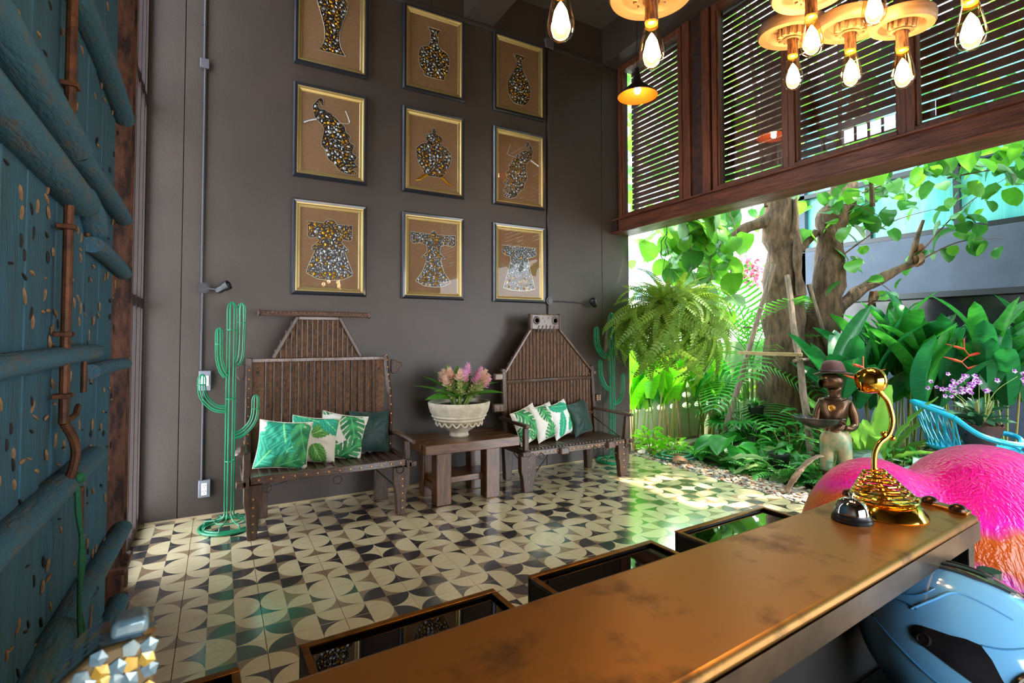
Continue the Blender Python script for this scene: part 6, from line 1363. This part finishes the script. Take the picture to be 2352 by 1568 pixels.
# ---------------------------------------------------------------- palm, philodendron, ferns, ground plants
M['palml'] = leafmat('palm_leaflet', '#3f9a24', '#2f8424', .4, .4)
def palm_mesh(name, L, W, droop, n=19, m_=None):
    m = MB(); pts = []
    for i in range(n + 1):
        u = i / n; a = droop * u; y = L * (math.sin(a) / a if a > 1e-3 else 1) * u; z = -L * u * (1 - math.cos(a)) / max(a, 1e-3); pts.append(Vector((0, y, z)))
    m.tube(pts, [.010 * (1 - .8 * i / n) for i in range(n + 1)], 5)
    for i in range(4, n + 1):
        u = i / n; w_ = W * math.sin(PI * min(1, .2 + u * .72)) ** .7; p = pts[i]; tn = (pts[i] - pts[i - 1]).normalized()
        for s_ in (-1, 1):
            q = p + Vector((s_ * w_ * .82, 0, 0)) + tn * w_ * .5 + Vector((0, 0, .05 * w_)); q2 = p + Vector((s_ * w_ * 1.0, 0, 0)) + tn * w_ * .75 + Vector((0, 0, -.28 * w_)); h = .016
            m.add([p - tn * .004, p + Vector((s_ * w_ * .4, 0, .06 * w_)) + tn * (w_ * .22 - h), q - tn * h, q2, q + tn * h, p + Vector((s_ * w_ * .4, 0, .06 * w_)) + tn * (w_ * .22 + h), p + tn * .008], [(0, 1, 5, 6), (1, 2, 4, 5), (2, 3, 4)])
    return m.mesh(name, m_ or M['palml'], 0)
PMs = [palm_mesh('frond', 1.45, .45, d) for d in (.7, 1.1, 1.5)]
for k in range(60):
    a = rr.uniform(0, 6.28); inst('frond', FM[3], bpy.data.objects['hanging_fern'], aim(fc + Vector((.12 * math.cos(a), .12 * math.sin(a), .02)), (math.cos(a), math.sin(a), rr.uniform(-.5, .4)), rr.uniform(-1, 1), rr.uniform(.9, 1.2)))
t = thing('areca_palm', 'feathery areca palm left of the tree trunk', 'palm', (6.95, 5.05, -.05)); pc = Vector((6.95, 5.05, .3))
for k in range(5): a = k * 1.25; MB().tube([pc + Vector((.1 * math.cos(a), .1 * math.sin(a), -.36)), pc + Vector((.12 * math.cos(a), .12 * math.sin(a), .7))], [.03, .018], 8).obj('cane', M['hstem'], t)
for k, (a, e, z, s_) in enumerate(((3.1, .9, 1.15, 1.0), (2.6, .6, 1.2, 1.0), (3.6, .7, 1.05, 1.05), (4.1, 1.0, 1.1, 1.0), (3.3, .25, .9, .9), (4.5, .6, .9, .95), (2.2, 1.1, 1.2, 1.0), (5.2, .9, 1.0, .9), (0, 1.1, 1.1, 1), (3.9, .15, .6, .9), (3.0, .5, .5, .8), (4.8, .3, .5, .8), (3.45, 1.25, 1.2, 1.1), (2.8, 1.2, 1.3, 1.0), (5.8, 1.0, 1.0, 1.0), (3.7, .45, .3, .75))):
    d = Vector((math.cos(a) * math.cos(e), math.sin(a) * math.cos(e), math.sin(e))); inst('frond', PMs[k % 3], t, aim(pc + Vector((0, 0, z - .3)), d, rr.uniform(-.3, .3), s_))
M['phil'] = leafmat('philodendron_leaf', '#2f8f2c', '#1f6e2a', .45, .25, 3); M['silver'] = leafmat('silver_leaf', '#8fa69a', '#6d8a80', .15, .4, 6); M['wavy'] = leafmat('birds_nest_leaf', '#6f9a3a', '#4f8a34', .35, .35, 4); M['cover'] = leafmat('low_leaf', '#3f8a34', '#2a6a2a', .3, .4, 5); M['palef'] = leafmat('pale_wavy_leaf', '#a8bc7c', '#7ea45c', .35, .4, 5)
pl = [leaf_mesh('leaf', M['phil'], .40, .30, dr, fo, 8, heart) for dr, fo in ((.8, .35), (1.4, .2), (.4, .5))]
def rosette(name, label, cat, x, y, meshes, n, e0, e1, s0, s1, stem=0, smat='stem', group=None, z=-.03, off=.03, az=(0, 6.283)):
    t = thing(name, label, cat, (x, y, -.05), 0, group)
    for k in range(n):
        a = az[0] + (az[1] - az[0]) * (k + rr.uniform(-.3, .3)) / n; e = rr.uniform(e0, e1); d = Vector((math.cos(a) * math.cos(e), math.sin(a) * math.cos(e), math.sin(e))); p0 = Vector((x + off * math.cos(a), y + off * math.sin(a), z)); p = p0
        if stem: L = stem * rr.uniform(.6, 1.2); p = p0 + Vector((d.x * L * .7, d.y * L * .7, L)); MB().tube([p0, (p0 + p) / 2 + Vector((0, 0, .03)), p], .008, 6).obj('stalk', M[smat], t); d = Vector((d.x, d.y, d.z * .1 - .15))
        inst('leaf', meshes[rr.randrange(len(meshes))], t, aim(p, d, rr.uniform(-.5, .5), rr.uniform(s0, s1)))
    return t
rosette('philodendron', 'large-leaved philodendron at the foot of the leaning pole', 'plant', 5.45, 4.25, pl, 11, .5, 1.2, .8, 1.15, .26, 'hstem')
rosette('philodendron', 'smaller broad-leaved plant behind the philodendron, under the hanging pot', 'plant', 6.0, 4.35, pl, 9, .5, 1.2, .6, .9, .25, 'hstem')
wv = [leaf_mesh('leaf', M['wavy'], .95, .15, dr, .25, 16, lambda u: math.sin(PI * min(1, .1 + u * .88)) ** .5, .22) for dr in (.25, .6, 1.0)]
wp = [leaf_mesh('leaf', M['palef'], .70, .15, dr, .25, 14, lambda u: math.sin(PI * min(1, .1 + u * .88)) ** .5, .25) for dr in (1.0, 1.5)]
rosette('birds_nest_fern', 'tall bird\'s-nest fern with strap leaves right behind the statue', 'fern', 6.12, 3.02, wv, 24, .9, 1.45, .8, 1.15, off=.05)
rosette('birds_nest_fern', 'bird\'s-nest fern with pale arching wavy leaves left of the statue', 'fern', 5.62, 3.55, wp, 13, .35, 1.0, .9, 1.2, off=.04)
rosette('birds_nest_fern', 'bird\'s-nest fern low behind the pink sculpture', 'fern', 5.75, 2.45, wv, 12, .4, .9, .5, .7)
fn = [frond_mesh('leaf', M['cover'], L, .09, d, 14) for L, d in ((.30, .9), (.38, 1.4))]
LF = [(5.22, 3.75), (5.25, 3.45), (5.4, 3.85), (5.2, 4.1), (5.3, 3.1), (5.42, 3.3), (5.5, 3.8), (5.2, 2.75), (5.65, 3.95), (5.3, 4.6), (5.45, 2.8), (5.35, 2.45)]
wh_ = ['beside the dead frond', 'along the pebbles in front of the tree', 'in front of the tree base', 'behind the pebbles near the philodendron', 'at the feet of the statue', 'left of the statue', 'between philodendron and tree', 'behind the pink sculpture', 'under the pale wavy leaves', 'by the coiled hose', 'right of the statue feet', 'behind the sculpture, low']
for k, (x, y) in enumerate(LF): rosette('sword_fern', 'small sword fern ' + wh_[k], 'fern', x, y, fn, 16, .5, 1.3, .8, 1.2, group='small ferns along the pebble strip')
sm_ = [leaf_mesh('leaf', M['cover'], .16, .05, .6, .3, 5), leaf_mesh('leaf', M['hb'][1], .15, .055, .9, .2, 5)]
def bushy(x, y, r, h, n, label, ms=sm_):
    t = thing('leafy_shrub', label, 'shrub', (x, y, -.05), 0, 'low shrubs in the garden bed')
    for k in range(7): a = k * .9; MB().tube([(x, y, -.06), (x + r * .6 * math.cos(a), y + r * .6 * math.sin(a), h * .8)], .005, 5).obj('stem', M['hstem'], t)
    for k in range(n):
        a = rr.uniform(0, 6.28); q = math.sqrt(rr.random()) * r; z = h * rr.uniform(.15, 1) * (1 - .5 * (q / r) ** 2); d = Vector((math.cos(a), math.sin(a), rr.uniform(-.2, .9))); inst('leaf', ms[rr.randrange(len(ms))], t, aim((x + q * math.cos(a), y + q * math.sin(a), z), d, rr.uniform(-.6, .6), rr.uniform(.7, 1.3)))
bushy(5.85, 3.75, .35, .5, 150, 'dense leafy shrub left of the statue in front of the trunk'); bushy(6.25, 3.75, .4, .7, 150, 'taller leafy shrub against the tree trunk'); bushy(5.45, 3.1, .25, .3, 100, 'low leafy shrub around the statue pole')
bushy(6.3, 4.75, .35, .8, 120, 'leafy shrub below the palm beside the pale wall'); bushy(4.86, 5.02, .16, .40, 90, 'weedy green shrub at the tile corner by the wall end', [leaf_mesh('leaf', M['hb'][0], .12, .05, .6, .2, 5)]); bushy(5.8, 2.6, .3, .4, 100, 'leafy shrub right of the bird\'s-nest fern'); bushy(6.3, 2.9, .4, .45, 110, 'leafy ground plants behind the gold lamp'); bushy(5.15, 4.95, .2, .22, 70, 'small weeds beside the kerb and hose', [leaf_mesh('leaf', M['hb'][0], .10, .045, .6, .2, 5)])
def fan_mesh(name, m_, n=11, R_=.3, w_=.035):
    m = MB()
    for k in range(n):
        a = -1.9 + 3.8 * k / (n - 1); L = R_ * (1 - .18 * abs(a) / 1.9); c, s_ = math.sin(a), math.cos(a); px_, py_ = s_ * w_ / 2, -c * w_ / 2
        m.add([(0, 0, 0), (c * L * .5 + px_, s_ * L * .5 + py_, .01), (c * L, s_ * L, -.05), (c * L * .5 - px_, s_ * L * .5 - py_, .01)], [(0, 1, 2, 3)])
        m.add([(c * .03 + px_ * 2, s_ * .03 + py_ * 2, 0), (c * L * .5 + px_, s_ * L * .5 + py_, .01), (c * L * .5 - px_, s_ * L * .5 - py_, .01), (c * .03 - px_ * 2, s_ * .03 - py_ * 2, 0)], [(0, 1, 2, 3)])
    return m.mesh(name, m_, 0)
fs1 = [fan_mesh('leaf', M['silver'], 11, .30, .05)]; fg = [fan_mesh('leaf', M['phil'], 13, .34, .04)]
rosette('silver_philodendron', 'silvery split-leaved plant between bird\'s-nest fern and pink sculpture', 'plant', 5.75, 2.62, fs1, 10, .4, 1.1, .8, 1.1, .28)
rosette('silver_philodendron', 'silvery split-leaved plant in front of the rattan chair', 'plant', 6.35, 2.02, fs1, 10, .4, 1.1, .8, 1.1, .34)
rosette('split_leaf_philodendron', 'split-leaf philodendron with fingered leaves under the hanging pot', 'plant', 6.15, 4.65, fg, 10, .5, 1.2, .8, 1.1, .45)
rosette('agave', 'pale blue spiky plant left of the tree base', 'plant', 6.5, 4.75, [leaf_mesh('leaf', M['silver'], .55, .06, .4, .4, 6)], 18, .5, 1.4, .8, 1.1)
t = thing('hanging_pot', 'small black plastic pot hanging in front of the palm', 'plant', (6.21, 4.46, .42)); hp_ = Vector((6.21, 4.46, .42))
MB().lathe([(0, 0), (.075, 0), (.10, .15), (.108, .152), (.108, .168), (.098, .168), (.09, .15), (0, .14)], 24, 0, Matrix.Translation(hp_)).obj('pot', M['blackp'], t)
for k in range(26): a = rr.uniform(0, 6.28); e = rr.uniform(.2, 1.4); inst('leaf', sm_[k % 2], t, aim(hp_ + Vector((0, 0, .15)), (math.cos(a) * math.cos(e), math.sin(a) * math.cos(e), math.sin(e)), 0, rr.uniform(.7, 1.1)))
for k in range(3): a = k * 2.1; MB().cyl(hp_ + Vector((.1 * math.cos(a), .1 * math.sin(a), .16)), hp_ + Vector((.15, -.15, 2.4)), .002, 4).obj('hanger', M['wire'], t)
t = thing('plant_pot', 'black plastic nursery pot half hidden among ferns', 'pot', (5.42, 3.62, -.05)); MB().lathe([(0, 0), (.08, 0), (.11, .24), (.118, .242), (.118, .26), (.10, .26), (0, .22)], 20, 0, Matrix.Translation((5.42, 3.62, -.05))).obj('pot', M['blackp'], t)
# hose, dead leaf, driftwood
M['hose'] = mat('green_hose', '#1f7a5c', .35)
o = MB().tube([(4.98 + (.30 - .004 * k) * math.cos(k * .35), 4.68 + (.25 - .003 * k) * math.sin(k * .35), .012 + (k % 18) * .0006 + (.02 if k > 18 else 0)) for k in range(38)], .014, 8).obj('garden_hose', M['hose']); setp(o, 'dark green garden hose coiled on the pebbles', 'hose')
o = leaf_mesh('dead_leaf', M['deadleaf'], .22, .13, .8, .5, 6, heart); ob = bpy.data.objects.new('fallen_leaf', o); C.objects.link(ob); ob.matrix_local = aim((4.72, 4.50, .02), (.8, -.5, .25), .3); setp(ob, 'curled brown dead leaf on the pebbles by the tile edge', 'leaf')
M['spathe'] = mat('dry_frond', '#9a8068', .8, col2='#6d5644', scale=8, st=(1, 1, 4), bump=.4)
m = MB().tube(spline([(5.35, 3.05, .26), (5.15, 3.0, .33), (4.98, 3.0, .31), (4.88, 3.04, .22), (4.82, 3.09, .10), (4.78, 3.12, .0)], 6), [.02] * 6 + [.028] * 6 + [.035] * 6 + [.04] * 6 + [.035] * 6 + [.012], 7, sq=.45)
m.v = [(x + noise.noise(Vector((x, y, z)) * 30) * .012, y + noise.noise(Vector((x, y, z)) * 30 + Vector((5, 0, 0))) * .012, z) for x, y, z in m.v]; o = m.obj('dry_frond', M['spathe']); setp(o, 'curled dry palm frond drooping onto the pebbles', 'frond')
# pink bougainvillea on the white wall
M['boug'] = mat('pink_bloom', '#e87890', .6, tl=.3)
t = thing('bougainvillea', 'pink flowering bush on top of the white boundary wall', 'shrub', (10.2, 7.45, 2.6)); m = MB()
for k in range(420):
    p = Vector((10.2 + rr.gauss(0, .45), 7.40 + rr.gauss(0, .1), 2.95 + rr.gauss(0, .20))); T = aim(p, (rr.uniform(-1, 1), rr.uniform(-1, 1), rr.uniform(-1, 1)), 0, .10); m.add([T @ v for v in lv], lf, 0 if rr.random() < .8 else 1)
m.obj('blooms', [M['boug'], M['cover']], t, kind='stuff')
